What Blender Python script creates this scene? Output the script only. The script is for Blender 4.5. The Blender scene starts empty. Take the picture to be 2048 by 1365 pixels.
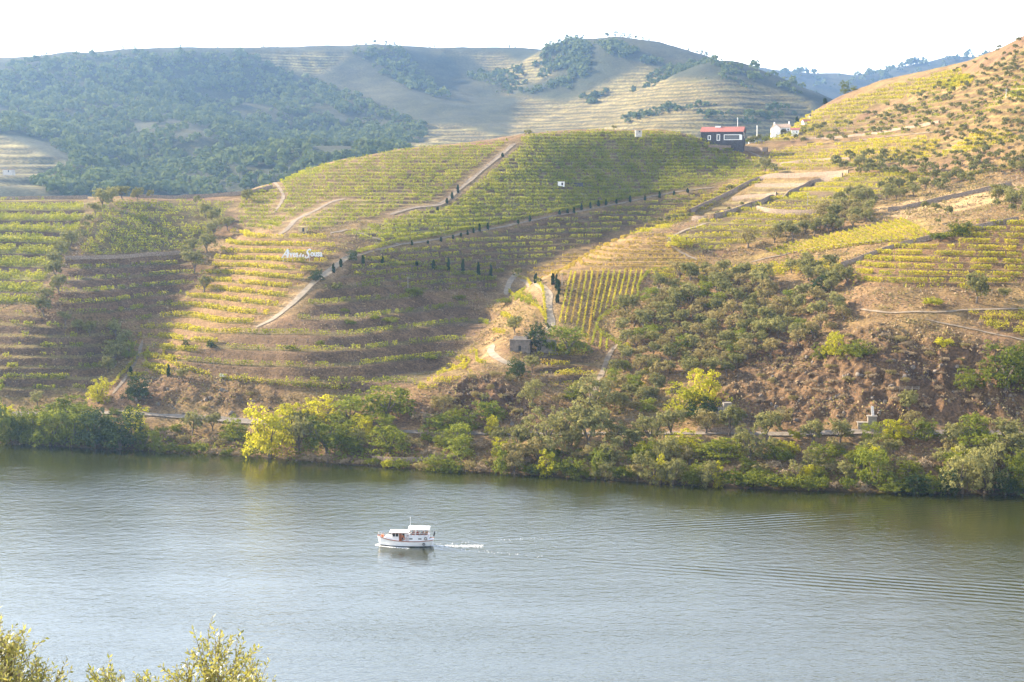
import bpy, math, random
import numpy as np
from mathutils import Vector, Matrix, Euler
random.seed(7)
RNG = np.random.default_rng(11)
SC = bpy.context.scene
COL = SC.collection
rad = math.radians

# ------------------------------------------------------------ camera
EYE = 90.0            # metres above the river
F = 3248.0            # focal length in pixels of the 2048 wide photograph
PITCH = math.atan((682.5 - 350.0) / F)
cam_d = bpy.data.cameras.new('camera')
cam = bpy.data.objects.new('camera', cam_d)
COL.objects.link(cam)
cam.location = (0, 0, EYE)
cam.rotation_euler = (math.pi / 2 - PITCH, 0, 0)
cam_d.sensor_width = 36.0
cam_d.lens = 36.0 * F / 2048.0
cam_d.clip_start = 0.5
cam_d.clip_end = 20000
SC.camera = cam

# ------------------------------------------------------------ sky, sun, exposure
SUN_EL = rad(25.0)
SUN_AZ = rad(-61.0)   # measured from the view direction (+Y) towards +X; the sun stands to the left, beyond the hills
SUN_DIR = Vector((math.sin(SUN_AZ) * math.cos(SUN_EL), math.cos(SUN_AZ) * math.cos(SUN_EL), math.sin(SUN_EL)))
world = bpy.data.worlds.new('World')
SC.world = world
world.use_nodes = True
wn = world.node_tree
wn.nodes.clear()
sky = wn.nodes.new('ShaderNodeTexSky')
sky.sky_type = 'NISHITA'
sky.sun_disc = False
sky.sun_elevation = SUN_EL
sky.sun_rotation = SUN_AZ
sky.dust_density = 1.2
sky.air_density = 1.0
sky.ozone_density = 1.0
bg = wn.nodes.new('ShaderNodeBackground')
bg.inputs['Strength'].default_value = 0.08
wo = wn.nodes.new('ShaderNodeOutputWorld')
# hazy low sky, with brightness added all round the horizon to light the water
wg = wn.nodes.new('ShaderNodeTexCoord'); ws = wn.nodes.new('ShaderNodeSeparateXYZ'); wn.links.new(wg.outputs['Generated'], ws.inputs[0])
wa = wn.nodes.new('ShaderNodeMath'); wa.operation = 'ABSOLUTE'; wn.links.new(ws.outputs[2], wa.inputs[0])
wm = wn.nodes.new('ShaderNodeMath'); wm.operation = 'MULTIPLY'; wm.inputs[1].default_value = -3.2; wn.links.new(wa.outputs[0], wm.inputs[0])
we = wn.nodes.new('ShaderNodeMath'); we.operation = 'EXPONENT'; wn.links.new(wm.outputs[0], we.inputs[0])
wx_ = wn.nodes.new('ShaderNodeMix'); wx_.data_type = 'RGBA'; wx_.blend_type = 'ADD'; wx_.inputs[7].default_value = (11.6, 11.6, 11.9, 1)
wn.links.new(we.outputs[0], wx_.inputs[0]); wn.links.new(sky.outputs[0], wx_.inputs[6]); wn.links.new(wx_.outputs[2], bg.inputs[0])
wn.links.new(bg.outputs[0], wo.inputs[0])
sun_d = bpy.data.lights.new('sun', 'SUN')
sun_d.energy = 5.0
sun_d.angle = rad(0.5)
sun_d.color = (1.0, 0.86, 0.65)
sun = bpy.data.objects.new('sun', sun_d)
sun.rotation_euler = SUN_DIR.to_track_quat('Z', 'Y').to_euler()
COL.objects.link(sun)
SC.view_settings.view_transform = 'Standard'
SC.view_settings.look = 'None'
SC.view_settings.gamma = 1
SC.view_settings.use_curve_mapping = False
SC.view_settings.exposure = 2.14
SC.cycles.max_bounces = 6
SC.cycles.diffuse_bounces = 2
SC.cycles.glossy_bounces = 2
SC.cycles.transmission_bounces = 3
SC.cycles.transparent_max_bounces = 4
SC.cycles.volume_bounces = 0
SC.cycles.caustics_reflective = False
SC.cycles.caustics_refractive = False

# ------------------------------------------------------------ helpers: tags
def tag(o, label=None, cat=None, group=None, kind=None):
    if label: o['label'] = label
    if cat: o['category'] = cat
    if group: o['group'] = group
    if kind: o['kind'] = kind
    return o

def empty(name, loc=(0, 0, 0), rz=0.0):
    o = bpy.data.objects.new(name, None)
    o.location = loc
    o.rotation_euler = (0, 0, rz)
    o.empty_display_size = 0.5
    COL.objects.link(o)
    return o

def link(name, me, parent=None, loc=None, rz=None):
    o = bpy.data.objects.new(name, me)
    COL.objects.link(o)
    if parent is not None: o.parent = parent
    if loc is not None: o.location = loc
    if rz is not None: o.rotation_euler = (0, 0, rz)
    return o

def np_mesh(name, verts, faces, mat=None, smooth=False, attrs=None):
    """verts (N,3), faces (M,k) int array with k = 3 or 4"""
    me = bpy.data.meshes.new(name)
    verts = np.asarray(verts, np.float32)
    faces = np.asarray(faces, np.int32)
    me.vertices.add(len(verts))
    me.vertices.foreach_set('co', verts.ravel())
    k = faces.shape[1]
    me.loops.add(faces.size)
    me.loops.foreach_set('vertex_index', faces.ravel())
    me.polygons.add(len(faces))
    me.polygons.foreach_set('loop_start', np.arange(0, faces.size, k, dtype=np.int32))
    me.polygons.foreach_set('loop_total', np.full(len(faces), k, np.int32))
    if smooth:
        me.polygons.foreach_set('use_smooth', np.ones(len(faces), bool))
    me.update(calc_edges=True)
    if attrs:
        for an, (dom, typ, data) in attrs.items():
            a = me.attributes.new(an, typ, dom)
            if typ == 'FLOAT': a.data.foreach_set('value', np.asarray(data, np.float32).ravel())
            else: a.data.foreach_set('color', np.asarray(data, np.float32).ravel())
    if mat: me.materials.append(mat)
    return me

# ------------------------------------------------------------ helpers: from a direction of view to a place
def ray(px, py):
    cx = (px - 1024.0) / F
    cz = -(py - 682.5) / F
    cp, sp = math.cos(PITCH), math.sin(PITCH)
    y = cp + cz * sp
    z = -sp + cz * cp
    return cx / y, z / y          # x and z travelled per metre of depth

def at_depth(px, py, D):
    a, b = ray(px, py)
    return a * D, D, EYE + b * D

# ------------------------------------------------------------ helpers: noise
def _hash(ix, iy, seed):
    h = (ix.astype(np.int64) * 374761393 + iy.astype(np.int64) * 668265263 + seed * 1442695041) & 0x7fffffff
    h = ((h ^ (h >> 13)) * 1274126177) & 0x7fffffff
    h = h ^ (h >> 16)
    return (h & 0xffff) / 65535.0

def vnoise(x, y, seed=0):
    ix = np.floor(x); iy = np.floor(y)
    fx = x - ix; fy = y - iy
    fx = fx * fx * (3 - 2 * fx); fy = fy * fy * (3 - 2 * fy)
    a = _hash(ix, iy, seed); b = _hash(ix + 1, iy, seed)
    c = _hash(ix, iy + 1, seed); d = _hash(ix + 1, iy + 1, seed)
    return (a + (b - a) * fx) * (1 - fy) + (c + (d - c) * fx) * fy

def fbm(x, y, scale, octs=4, seed=0):
    x = np.asarray(x, float) / scale; y = np.asarray(y, float) / scale
    s = 0; amp = 0.5; tot = 0
    for o in range(octs):
        s = s + amp * vnoise(x, y, seed + o * 17); tot += amp
        x = x * 2.03 + 3.1; y = y * 2.03 + 7.7; amp *= 0.5
    return s / tot      # 0..1

def smooth01(t):
    t = np.clip(t, 0, 1)
    return t * t * (3 - 2 * t)

# ------------------------------------------------------------ the shape of the land: surveyed points (view px, view py, depth)
SHORE = [(-900, 882), (-400, 886), (0, 889), (200, 898), (350, 905), (500, 915), (620, 924), (760, 935), (1024, 949), (1300, 966),
         (1500, 978), (1700, 984), (1850, 987), (2048, 990), (2500, 992), (3000, 994)]
SH_X, SH_Y = [], []
for px, py in SHORE:
    a, b = ray(px, py)
    D = -EYE / b
    SH_X.append(a * D); SH_Y.append(D)
def shore_y(x):
    return np.interp(x, SH_X, SH_Y)

PTS = [  # near bank bench, railway
 (-250,826,572),(0,830,568),(60,827,568),(200,826,562),(350,832,553),(500,845,545),(650,860,535),(850,868,520),(1000,868,516),
 (1200,868,507),(1400,868,500),(1600,868,494),(1800,868,488),(2048,868,484),(2300,868,480),
 # left hill
 (-250,700,600),(-250,600,630),(-250,520,660),(-250,400,760),
 (0,790,573),(100,790,572),(0,650,604),(0,520,660),(0,395,760),(80,520,660),(100,700,588),(150,600,612),(150,515,662),(230,590,618),(180,450,700),
 (250,395,765),(380,398,790),(300,430,735),(300,520,680),(60,450,700),(120,397,762),
 # gully between the left and the middle hill
 (190,785,572),(230,705,604),(290,645,627),(400,570,667),(425,490,712),(470,410,780),(520,385,850),
 # middle hill, lit flank and nose
 (300,745,586),(230,803,561),(400,655,608),(500,600,630),(590,520,645),(500,470,690),(450,530,672),(560,550,640),
 (340,690,590),(520,655,598),(600,590,618),(690,515,650),(780,480,690),(450,740,569),(450,800,556),
 # middle hill, shaded face to the river
 (600,716,562),(600,800,548),(700,600,628),(700,700,572),(750,800,545),(800,640,612),(850,720,562),(850,580,660),
 (900,530,690),(950,490,725),(950,600,668),(800,530,672),(1050,460,770),
 # middle hill, upper vineyards
 (560,362,820),(620,335,870),(700,318,880),(800,298,890),(950,285,890),(1040,270,885),(1120,263,900),(1200,260,905),(1350,263,905),
 (600,440,715),(700,400,765),(850,380,800),(700,460,702),(850,430,750),(1050,330,840),(1050,380,810),(1200,380,840),(1200,320,870),
 (1300,330,880),(1400,320,890),(1450,300,905),(1300,400,840),(1100,420,790),(1400,375,850),(1480,335,885),
 # gully right of the middle hill (visible foot)
 (815,785,548),(830,765,562),(880,712,592),(930,668,614),(985,618,652),(1012,575,696),(850,778,543),(905,735,559),(965,695,578),(1000,660,600),(1032,612,630),
 # knoll with the ruin, slope of rows
 (1060,550,645),(1200,520,658),(1300,540,638),(1200,490,685),(1300,455,700),(1400,480,668),(1400,540,640),
 (1130,560,632),(1280,560,628),(1130,650,598),(1200,640,602),(1240,700,572),(1100,600,616),(1050,600,625),
 (1040,690,584),(1010,720,566),(960,740,555),(880,760,549),(850,795,539),(1000,800,534),(1000,765,546),(1100,770,550),
 (1200,725,567),(1200,785,545),(1180,830,526),(1100,820,530),(950,830,529),
 # olive hillside
 (1300,700,567),(1300,620,600),(1350,560,626),(1500,560,612),(1450,700,555),(1450,800,518),(1300,800,530),(1600,620,577),
 (1600,720,538),(1600,800,512),(1650,570,590),
 # rocks
 (1750,700,520),(1750,800,499),(1900,700,520),(1900,800,497),(2048,800,495),(2048,710,512),(2300,710,508),(1900,632,536),(2048,650,530),(1720,640,545),
 # terraces right
 (1750,570,565),(1900,570,560),(2048,560,558),(1750,510,600),(1550,520,637),(1500,540,625),(1900,470,596),(2048,450,592),(2300,450,580),
 (1700,460,640),(1850,430,648),(2000,385,652),(1600,430,685),(1500,430,700),(1700,400,712),(1500,400,730),(1420,440,700),(1800,400,690),
 (1900,350,735),(2048,350,695),(2300,330,690),(1800,350,765),(1550,345,840),(1700,350,790),(2048,280,735),(1900,290,800),(1700,300,870),
 (1600,300,905),(2048,180,790),(1900,200,890),(1800,240,920),(1700,245,970),(1620,227,1045),(1700,195,1060),(1800,160,1060),
 (1920,135,1030),(2048,72,900),(1980,105,960),(2300,0,860),(2300,180,760),(2700,-60,860),(2700,400,640),(3100,-60,860),(3100,400,640),
 (1445,290,925),(1530,282,960),(1600,250,1000),(1560,300,930),
 (2700,700,510),(3100,700,510),(-700,700,600),(-700,400,760),(-700,520,660),
]
ZPT = [(868,566,15),(915,585,18),(965,607,24),(1008,640,31),(1034,670,38),  # ground the camera does not see: view px, depth, height
 (-700,960,25),(-250,960,25),(0,900,45),(150,900,45),(300,920,50),(450,960,60),(600,1010,55),(800,1040,60),(950,1040,60),(1100,1050,62),(1250,1060,60),(1400,1060,62),
 (1500,1110,70),(1600,1200,60),(1750,1230,70),(1950,1200,90),(2150,1150,110),(2400,1150,110),
 (1100,705,46),(1200,742,52),(1300,768,57),(1380,790,62),(1450,830,74),(1160,725,50),
 (-700,1290,20),(0,1290,20),(500,1290,20),(1000,1290,20),(1500,1290,30),(2100,1290,70),(2700,1290,90),
]
xs, ys, zs = [], [], []
for px, py, D in PTS:
    x, y, z = at_depth(px, py, D); xs.append(x); ys.append(y); zs.append(z)
for px, D, z in ZPT:
    xs.append(ray(px, 350)[0] * D); ys.append(D); zs.append(z)
for x, y in zip(SH_X, SH_Y):
    xs.append(x); ys.append(y); zs.append(0.3)
    xs.append(x); ys.append(y - 30); zs.append(-9)
    xs.append(x); ys.append(y - 80); zs.append(-12)

class RBF:
    def __init__(s, x, y, z, c, lam):
        s.x = np.array(x, float); s.y = np.array(y, float); z = np.array(z, float); s.c2 = c * c
        n = len(z)
        r = np.sqrt((s.x[:, None] - s.x) ** 2 + (s.y[:, None] - s.y) ** 2 + s.c2)
        A = np.zeros((n + 3, n + 3))
        A[:n, :n] = r - lam * np.eye(n)
        P = np.stack([np.ones(n), s.x / 100, s.y / 100], 1)
        A[:n, n:] = P; A[n:, :n] = P.T
        b = np.concatenate([z, np.zeros(3)])
        s.w = np.linalg.solve(A, b)
    def __call__(s, X, Y):
        X = np.asarray(X, np.float32); Y = np.asarray(Y, np.float32)
        out = (s.w[-3] + s.w[-2] * X / 100 + s.w[-1] * Y / 100).astype(np.float32)
        for xi, yi, wi in zip(s.x, s.y, s.w[:-3]):
            out += np.float32(wi) * np.sqrt((X - np.float32(xi)) ** 2 + (Y - np.float32(yi)) ** 2 + np.float32(s.c2))
        return out

BASE = RBF(xs, ys, zs, 14.0, 3.0)
GX0, GX1, GY0, GY1, GS = -420.0, 620.0, 430.0, 1300.0, 1.0
gx = np.arange(GX0, GX1 + 0.1, 2.0); gy = np.arange(GY0, GY1 + 0.1, 2.0)
GXX, GYY = np.meshgrid(gx, gy)
HG2 = BASE(GXX, GYY)

def bil(G, x, y, step=2.0):
    u = np.clip((np.asarray(x) - GX0) / step, 0, G.shape[1] - 1.001)
    v = np.clip((np.asarray(y) - GY0) / step, 0, G.shape[0] - 1.001)
    i = np.floor(u).astype(int); j = np.floor(v).astype(int)
    fu = u - i; fv = v - j
    return (G[j, i] * (1 - fu) + G[j, i + 1] * fu) * (1 - fv) + (G[j + 1, i] * (1 - fu) + G[j + 1, i + 1] * fu) * fv

def h_base(x, y): return bil(HG2, x, y)

def hit(px, py, hfun=None, d0=440.0, d1=1280.0, step=2.0, skip=0.0):
    """first place where the line of sight meets the land"""
    hfun = hfun or h_base
    a, b = ray(px, py)
    D = np.arange(max(d0, skip), d1, step)
    dz = EYE + b * D - hfun(a * D, D)
    k = np.nonzero(dz < 0)[0]
    if len(k) == 0:
        i = int(np.argmin(dz)); D = float(D[i])     # grazes the crest: take the nearest approach
        return a * D, D
    i = int(k[0])
    if i == 0: return a * D[0], float(D[0])
    t = dz[i - 1] / (dz[i - 1] - dz[i])
    D = float(D[i - 1] + t * step)
    return a * D, D

def in_poly(X, Y, poly):
    X = np.asarray(X); Y = np.asarray(Y)
    inside = np.zeros(X.shape, bool)
    n = len(poly)
    for i in range(n):
        x1, y1 = poly[i]; x2, y2 = poly[(i + 1) % n]
        if y1 == y2: continue
        c = ((y1 > Y) != (y2 > Y)) & (X < (x2 - x1) * (Y - y1) / (y2 - y1) + x1)
        inside ^= c
    return inside

def densify(pts, n=6):
    out = []
    for i in range(len(pts)):
        a = pts[i]; b = pts[(i + 1) % len(pts)]
        for k in range(n): out.append((a[0] + (b[0] - a[0]) * k / n, a[1] + (b[1] - a[1]) * k / n))
    return out

# ------------------------------------------------------------ materials
def new_mat(name):
    m = bpy.data.materials.new(name); m.use_nodes = True
    nt = m.node_tree; nt.nodes.clear()
    out = nt.nodes.new('ShaderNodeOutputMaterial')
    return m, nt, out

def simple_mat(name, col, rough=0.8, noise=0.0, scale=3.0, bump=0.0, spec=0.3):
    m, nt, out = new_mat(name)
    p = nt.nodes.new('ShaderNodeBsdfPrincipled')
    p.inputs['Base Color'].default_value = (*col, 1)
    p.inputs['Roughness'].default_value = rough
    p.inputs['Specular IOR Level'].default_value = spec
    nt.links.new(p.outputs[0], out.inputs[0])
    if noise or bump:
        tc = nt.nodes.new('ShaderNodeTexCoord')
        n = nt.nodes.new('ShaderNodeTexNoise'); n.inputs['Scale'].default_value = scale; n.inputs['Detail'].default_value = 5
        nt.links.new(tc.outputs['Object'], n.inputs['Vector'])
        if noise:
            r = nt.nodes.new('ShaderNodeMapRange')
            r.inputs['From Min'].default_value = 0.3; r.inputs['From Max'].default_value = 0.7
            r.inputs['To Min'].default_value = 1 - noise; r.inputs['To Max'].default_value = 1 + noise
            nt.links.new(n.outputs[0], r.inputs[0])
            mx = nt.nodes.new('ShaderNodeMix'); mx.data_type = 'RGBA'; mx.blend_type = 'MULTIPLY'
            mx.inputs[0].default_value = 1
            mx.inputs[6].default_value = (*col, 1)
            nt.links.new(r.outputs[0], mx.inputs[7])
            nt.links.new(mx.outputs[2], p.inputs['Base Color'])
        if bump:
            b = nt.nodes.new('ShaderNodeBump'); b.inputs['Strength'].default_value = bump; b.inputs['Distance'].default_value = 0.1
            nt.links.new(n.outputs[0], b.inputs['Height'])
            nt.links.new(b.outputs[0], p.inputs['Normal'])
    return m

def leaf_mat(name, c1, c2, trans=0.45, tcol=None, patch=0.0, gloss=0.0):
    """leaves: colour between c1 and c2 by leaf and by plant; light passes through"""
    m, nt, out = new_mat(name)
    a = nt.nodes.new('ShaderNodeAttribute'); a.attribute_name = 'v'
    oi = nt.nodes.new('ShaderNodeObjectInfo')
    ad = nt.nodes.new('ShaderNodeMath'); ad.operation = 'MULTIPLY_ADD'
    ad.inputs[1].default_value = 0.6; 
    mo = nt.nodes.new('ShaderNodeMath'); mo.operation = 'MULTIPLY'; mo.inputs[1].default_value = 0.4
    nt.links.new(oi.outputs['Random'], mo.inputs[0])
    nt.links.new(a.outputs['Fac'], ad.inputs[0]); nt.links.new(mo.outputs[0], ad.inputs[2])
    fac = ad.outputs[0]
    if patch:
        g = nt.nodes.new('ShaderNodeNewGeometry')
        n = nt.nodes.new('ShaderNodeTexNoise'); n.inputs['Scale'].default_value = patch; n.inputs['Detail'].default_value = 3
        nt.links.new(g.outputs['Position'], n.inputs['Vector'])
        mr = nt.nodes.new('ShaderNodeMapRange'); mr.inputs['From Min'].default_value = .35; mr.inputs['From Max'].default_value = .65
        nt.links.new(n.outputs[0], mr.inputs[0])
        m2 = nt.nodes.new('ShaderNodeMix'); m2.data_type = 'FLOAT'; m2.inputs[0].default_value = 0.55
        nt.links.new(fac, m2.inputs[2]); nt.links.new(mr.outputs[0], m2.inputs[3])
        fac = m2.outputs[0]
    mx = nt.nodes.new('ShaderNodeMix'); mx.data_type = 'RGBA'
    mx.inputs[6].default_value = (*c1, 1); mx.inputs[7].default_value = (*c2, 1)
    nt.links.new(fac, mx.inputs[0])
    d = nt.nodes.new('ShaderNodeBsdfDiffuse'); t = nt.nodes.new('ShaderNodeBsdfTranslucent')
    nt.links.new(mx.outputs[2], d.inputs[0])
    if tcol:
        mt = nt.nodes.new('ShaderNodeMix'); mt.data_type = 'RGBA'; mt.blend_type = 'MULTIPLY'; mt.inputs[0].default_value = 1
        mt.inputs[7].default_value = (*tcol, 1)
        nt.links.new(mx.outputs[2], mt.inputs[6]); nt.links.new(mt.outputs[2], t.inputs[0])
    else:
        nt.links.new(mx.outputs[2], t.inputs[0])
    ms = nt.nodes.new('ShaderNodeMixShader'); ms.inputs[0].default_value = trans
    nt.links.new(d.outputs[0], ms.inputs[1]); nt.links.new(t.outputs[0], ms.inputs[2])
    last = ms
    if gloss:
        gl = nt.nodes.new('ShaderNodeBsdfGlossy'); gl.inputs['Roughness'].default_value = 0.45
        gl.inputs['Color'].default_value = (1, 1, 1, 1)
        m3 = nt.nodes.new('ShaderNodeMixShader'); m3.inputs[0].default_value = gloss
        nt.links.new(ms.outputs[0], m3.inputs[1]); nt.links.new(gl.outputs[0], m3.inputs[2]); last = m3
    nt.links.new(last.outputs[0], out.inputs[0])
    return m

def ground_mat(name, scale=1.0):
    """ground colour from the 'base' attribute, broken up by several sizes of noise"""
    m, nt, out = new_mat(name)
    p = nt.nodes.new('ShaderNodeBsdfPrincipled'); p.inputs['Roughness'].default_value = 0.95
    p.inputs['Specular IOR Level'].default_value = 0.1
    nt.links.new(p.outputs[0], out.inputs[0])
    a = nt.nodes.new('ShaderNodeAttribute'); a.attribute_name = 'base'
    g = nt.nodes.new('ShaderNodeNewGeometry')
    col = a.outputs['Color']
    for sc_, lo, hi, det in ((1.3 * scale, 0.5, 1.45, 6), (0.15 * scale, 0.74, 1.24, 4)):
        n = nt.nodes.new('ShaderNodeTexNoise'); n.inputs['Scale'].default_value = sc_; n.inputs['Detail'].default_value = det
        n.inputs['Roughness'].default_value = 0.65
        nt.links.new(g.outputs['Position'], n.inputs['Vector'])
        r = nt.nodes.new('ShaderNodeMapRange')
        r.inputs['From Min'].default_value = 0.35; r.inputs['From Max'].default_value = 0.65
        r.inputs['To Min'].default_value = lo; r.inputs['To Max'].default_value = hi
        nt.links.new(n.outputs[0], r.inputs[0])
        mx = nt.nodes.new('ShaderNodeMix'); mx.data_type = 'RGBA'; mx.blend_type = 'MULTIPLY'; mx.inputs[0].default_value = 1
        nt.links.new(col, mx.inputs[6]); nt.links.new(r.outputs[0], mx.inputs[7])
        col = mx.outputs[2]
        if det == 6:
            b = nt.nodes.new('ShaderNodeBump'); b.inputs['Strength'].default_value = 0.8; b.inputs['Distance'].default_value = 0.5 / scale
            nt.links.new(n.outputs[0], b.inputs['Height']); nt.links.new(b.outputs[0], p.inputs['Normal'])
    nt.links.new(col, p.inputs['Base Color'])
    return m

M = {}
M['ground'] = ground_mat('hillside_ground')
M['far_ground'] = ground_mat('far_hill_ground', 0.25)
_nt = M['far_ground'].node_tree; _p = [n for n in _nt.nodes if n.type == 'BSDF_PRINCIPLED'][0]; _src = _p.inputs['Base Color'].links[0].from_socket
_g = _nt.nodes.new('ShaderNodeNewGeometry'); _s = _nt.nodes.new('ShaderNodeSeparateXYZ'); _nt.links.new(_g.outputs['Position'], _s.inputs[0])
_n = _nt.nodes.new('ShaderNodeTexNoise'); _n.inputs['Scale'].default_value = .012; _n.inputs['Detail'].default_value = 2; _nt.links.new(_g.outputs['Position'], _n.inputs['Vector'])
_a = _nt.nodes.new('ShaderNodeMath'); _a.operation = 'MULTIPLY_ADD'; _a.inputs[1].default_value = 9.0; _nt.links.new(_n.outputs[0], _a.inputs[0]); _nt.links.new(_s.outputs[2], _a.inputs[2])
_w = _nt.nodes.new('ShaderNodeMath'); _w.operation = 'MULTIPLY'; _w.inputs[1].default_value = 2 * math.pi / 5.2; _nt.links.new(_a.outputs[0], _w.inputs[0])
_i = _nt.nodes.new('ShaderNodeMath'); _i.operation = 'SINE'; _nt.links.new(_w.outputs[0], _i.inputs[0])
_r = _nt.nodes.new('ShaderNodeMapRange'); _r.inputs['From Min'].default_value = -.2; _r.inputs['From Max'].default_value = .5; _r.inputs['To Min'].default_value = 1.0; _r.inputs['To Max'].default_value = .55; _nt.links.new(_i.outputs[0], _r.inputs[0])
_v = _nt.nodes.new('ShaderNodeAttribute'); _v.attribute_name = 'vin'
_m = _nt.nodes.new('ShaderNodeMix'); _m.data_type = 'FLOAT'; _m.inputs[2].default_value = 1.0; _nt.links.new(_v.outputs['Fac'], _m.inputs[0]); _nt.links.new(_r.outputs[0], _m.inputs[3])
_x = _nt.nodes.new('ShaderNodeMix'); _x.data_type = 'RGBA'; _x.blend_type = 'MULTIPLY'; _x.inputs[0].default_value = 1; _nt.links.new(_src, _x.inputs[6]); _nt.links.new(_m.outputs[0], _x.inputs[7]); _nt.links.new(_x.outputs[2], _p.inputs['Base Color'])
M['vine_green'] = leaf_mat('vine_leaves_green', (.15, .18, .02), (.36, .34, .035), .5, None, .15)
M['vine_yellow'] = leaf_mat('vine_leaves_yellow', (.26, .27, .025), (.52, .42, .035), .5, None, .12)
M['vine_orange'] = leaf_mat('vine_leaves_orange', (.28, .24, .04), (.46, .31, .06), .5, None, .12)
M['olive'] = leaf_mat('olive_leaves', (.09, .093, .028), (.33, .30, .105), .35)
M['olive_brown'] = leaf_mat('dry_olive_leaves', (.18, .15, .05), (.34, .27, .11), .3)
M['green'] = leaf_mat('green_leaves', (.04, .06, .010), (.25, .26, .03), .45)
M['light_green'] = leaf_mat('light_green_leaves', (.10, .13, .016), (.27, .28, .04), .45)
M['dark'] = leaf_mat('dark_leaves', (.03, .05, .016), (.08, .10, .03), .25)
M['yellow'] = leaf_mat('yellow_leaves', (.18, .20, .014), (.56, .49, .03), .5)
M['dry'] = leaf_mat('dry_twigs', (.22, .16, .09), (.36, .27, .16), .2)
M['cypress'] = leaf_mat('cypress_leaves', (.015, .03, .01), (.04, .06, .02), .1)
M['pine'] = leaf_mat('pine_needles', (.05, .075, .02), (.13, .15, .05), .3)
M['bush'] = leaf_mat('foreground_leaves', (.12, .14, .02), (.38, .33, .08), .45, None, 0.0, .05)
M['bark'] = simple_mat('bark', (.13, .10, .075), .95, .4, 4.0)
M['stone'] = simple_mat('schist_wall', (.21, .15, .10), .95, .5, 2.5, .6)
M['white_wall'] = simple_mat('whitewash', (.80, .77, .72), .9, .08, 1.0)
M['dust'] = simple_mat('road_dust', (.26, .205, .14), .95, .25, .5, .3)
M['rock'] = simple_mat('rock', (.15, .12, .092), .9, .4, 1.2, .8)

# ------------------------------------------------------------ roads, as lines of sight points
def line_pts(pts, hf=None, n=5):
    out = []
    for i in range(len(pts) - 1):
        for k in range(n):
            t = k / n
            out.append(hit(pts[i][0] * (1 - t) + pts[i + 1][0] * t, pts[i][1] * (1 - t) + pts[i + 1][1] * t, hf))
    out.append(hit(*pts[-1], hf))
    o = np.array(out)
    keep = [0]
    for i in range(1, len(o)):
        d = np.hypot(*(o[i] - o[keep[-1]]))
        if d > 1.0 : keep.append(i)
    o = o[keep]
    for _ in range(3):                      # ease the line
        o[1:-1] = 0.25 * o[:-2] + 0.5 * o[1:-1] + 0.25 * o[2:]
    return o

ROADS = [  # points, width, label
 ([(-200,827),(60,828),(200,827),(350,832),(520,846),(700,862),(860,867),(1000,868),(1200,868),(1500,868),(1800,868),(2200,868)], 4.5, 'railway', 'gravel railway bed along the foot of the hills'),
 ([(512,655),(545,640),(580,612),(605,588),(632,560),(655,548),(675,530),(692,517),(715,512)], 4.2, 'road', 'pale dirt road climbing the nose of the middle hill'),
 ([(715,512),(745,502),(790,492),(850,484),(960,462),(1060,442),(1140,428),(1230,408),(1340,385),(1430,375)], 2.4, 'road', 'cypress lined track crossing the middle hill'),
 ([(780,430),(830,415),(880,412),(915,382),(960,345),(1000,312),(1028,288)], 4.0, 'road', 'pale track running straight up to the crest of the middle hill'),
 ([(660,468),(700,458),(740,475),(800,490)], 3.0, 'road', 'hairpin track beside the bare bank'),
 ([(560,470),(576,458),(590,440),(625,425),(660,405),(690,398)], 4.0, 'road', 'pale track by the small yellow hut'),
 ([(545,362),(562,380),(568,392),(560,410),(548,425)], 2.6, 'road', 'short pale track on the left shoulder of the middle hill'),
 ([(1012,590),(1018,565),(1035,547)], 4.5, 'road', 'grey track at the head of the gully'),
 ([(1040,560),(1065,566),(1084,574),(1096,590),(1098,610),(1100,630),(1104,655),(1090,664)], 5.5, 'road', 'pale rutted road between the cypresses and the vine rows'),
 ([(985,690),(980,705),(995,718),(1015,728),(1035,735)], 5.0, 'road', 'dusty yard below the ruin'),
 ([(1236,690),(1222,703),(1212,725),(1202,750),(1190,778),(1180,800)], 3.5, 'road', 'shaded track beside the knoll'),
 ([(285,680),(280,700),(268,730),(245,765),(225,790)], 2.5, 'road', 'narrow path between vines at the foot of the middle hill'),
 ([(1720,618),(1760,625),(1850,628),(1950,620),(2100,615)], 2.2, 'road', 'narrow dirt path above the rocky bank'),
 ([(1850,640),(1930,655),(2000,672),(2060,685)], 1.6, 'road', 'pale path edging the lowest vines at right'),
 ([(1500,525),(1600,500),(1700,488),(1850,475)], 2.5, 'road', 'dirt track under the yellow vine rows'),
 ([(1395,520),(1360,505),(1330,480),(1370,460),(1420,445)], 2.8, 'road', 'dirt track curving round the yellow bush'),
 ([(1600,290),(1700,283),(1800,272),(1900,262)], 2.5, 'road', 'long track below the olive trees at upper right'),
 ([(1490,300),(1530,318),(1555,335)], 2.6, 'road', 'track dropping from the red roofed house'),
]
for r in ROADS: r_ = None
ROAD_LINES = [line_pts(r[0]) for r in ROADS]

def blur(G, k):
    K = np.ones(2 * k + 1) / (2 * k + 1)
    for ax in (0, 1):
        G = np.apply_along_axis(lambda v: np.convolve(np.pad(v, k, mode='edge'), K, 'valid'), ax, G)
    return G

road_mask = np.zeros(GXX.shape)
for L, r in zip(ROAD_LINES, ROADS):
    for i in range(len(L) - 1):
        n = max(2, int(np.hypot(*(L[i + 1] - L[i]))))
        for t in np.linspace(0, 1, n):
            x, y = L[i] * (1 - t) + L[i + 1] * t
            j = int(round((y - GY0) / 2)); k = int(round((x - GX0) / 2))
            w = 1 if r[1] > 3.5 else 0
            if 0 <= j < GXX.shape[0] and 0 <= k < GXX.shape[1]:
                road_mask[max(0, j - w):j + w + 1, max(0, k - w):k + w + 1] = 1
road_mask = blur(road_mask, 1)

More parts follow.
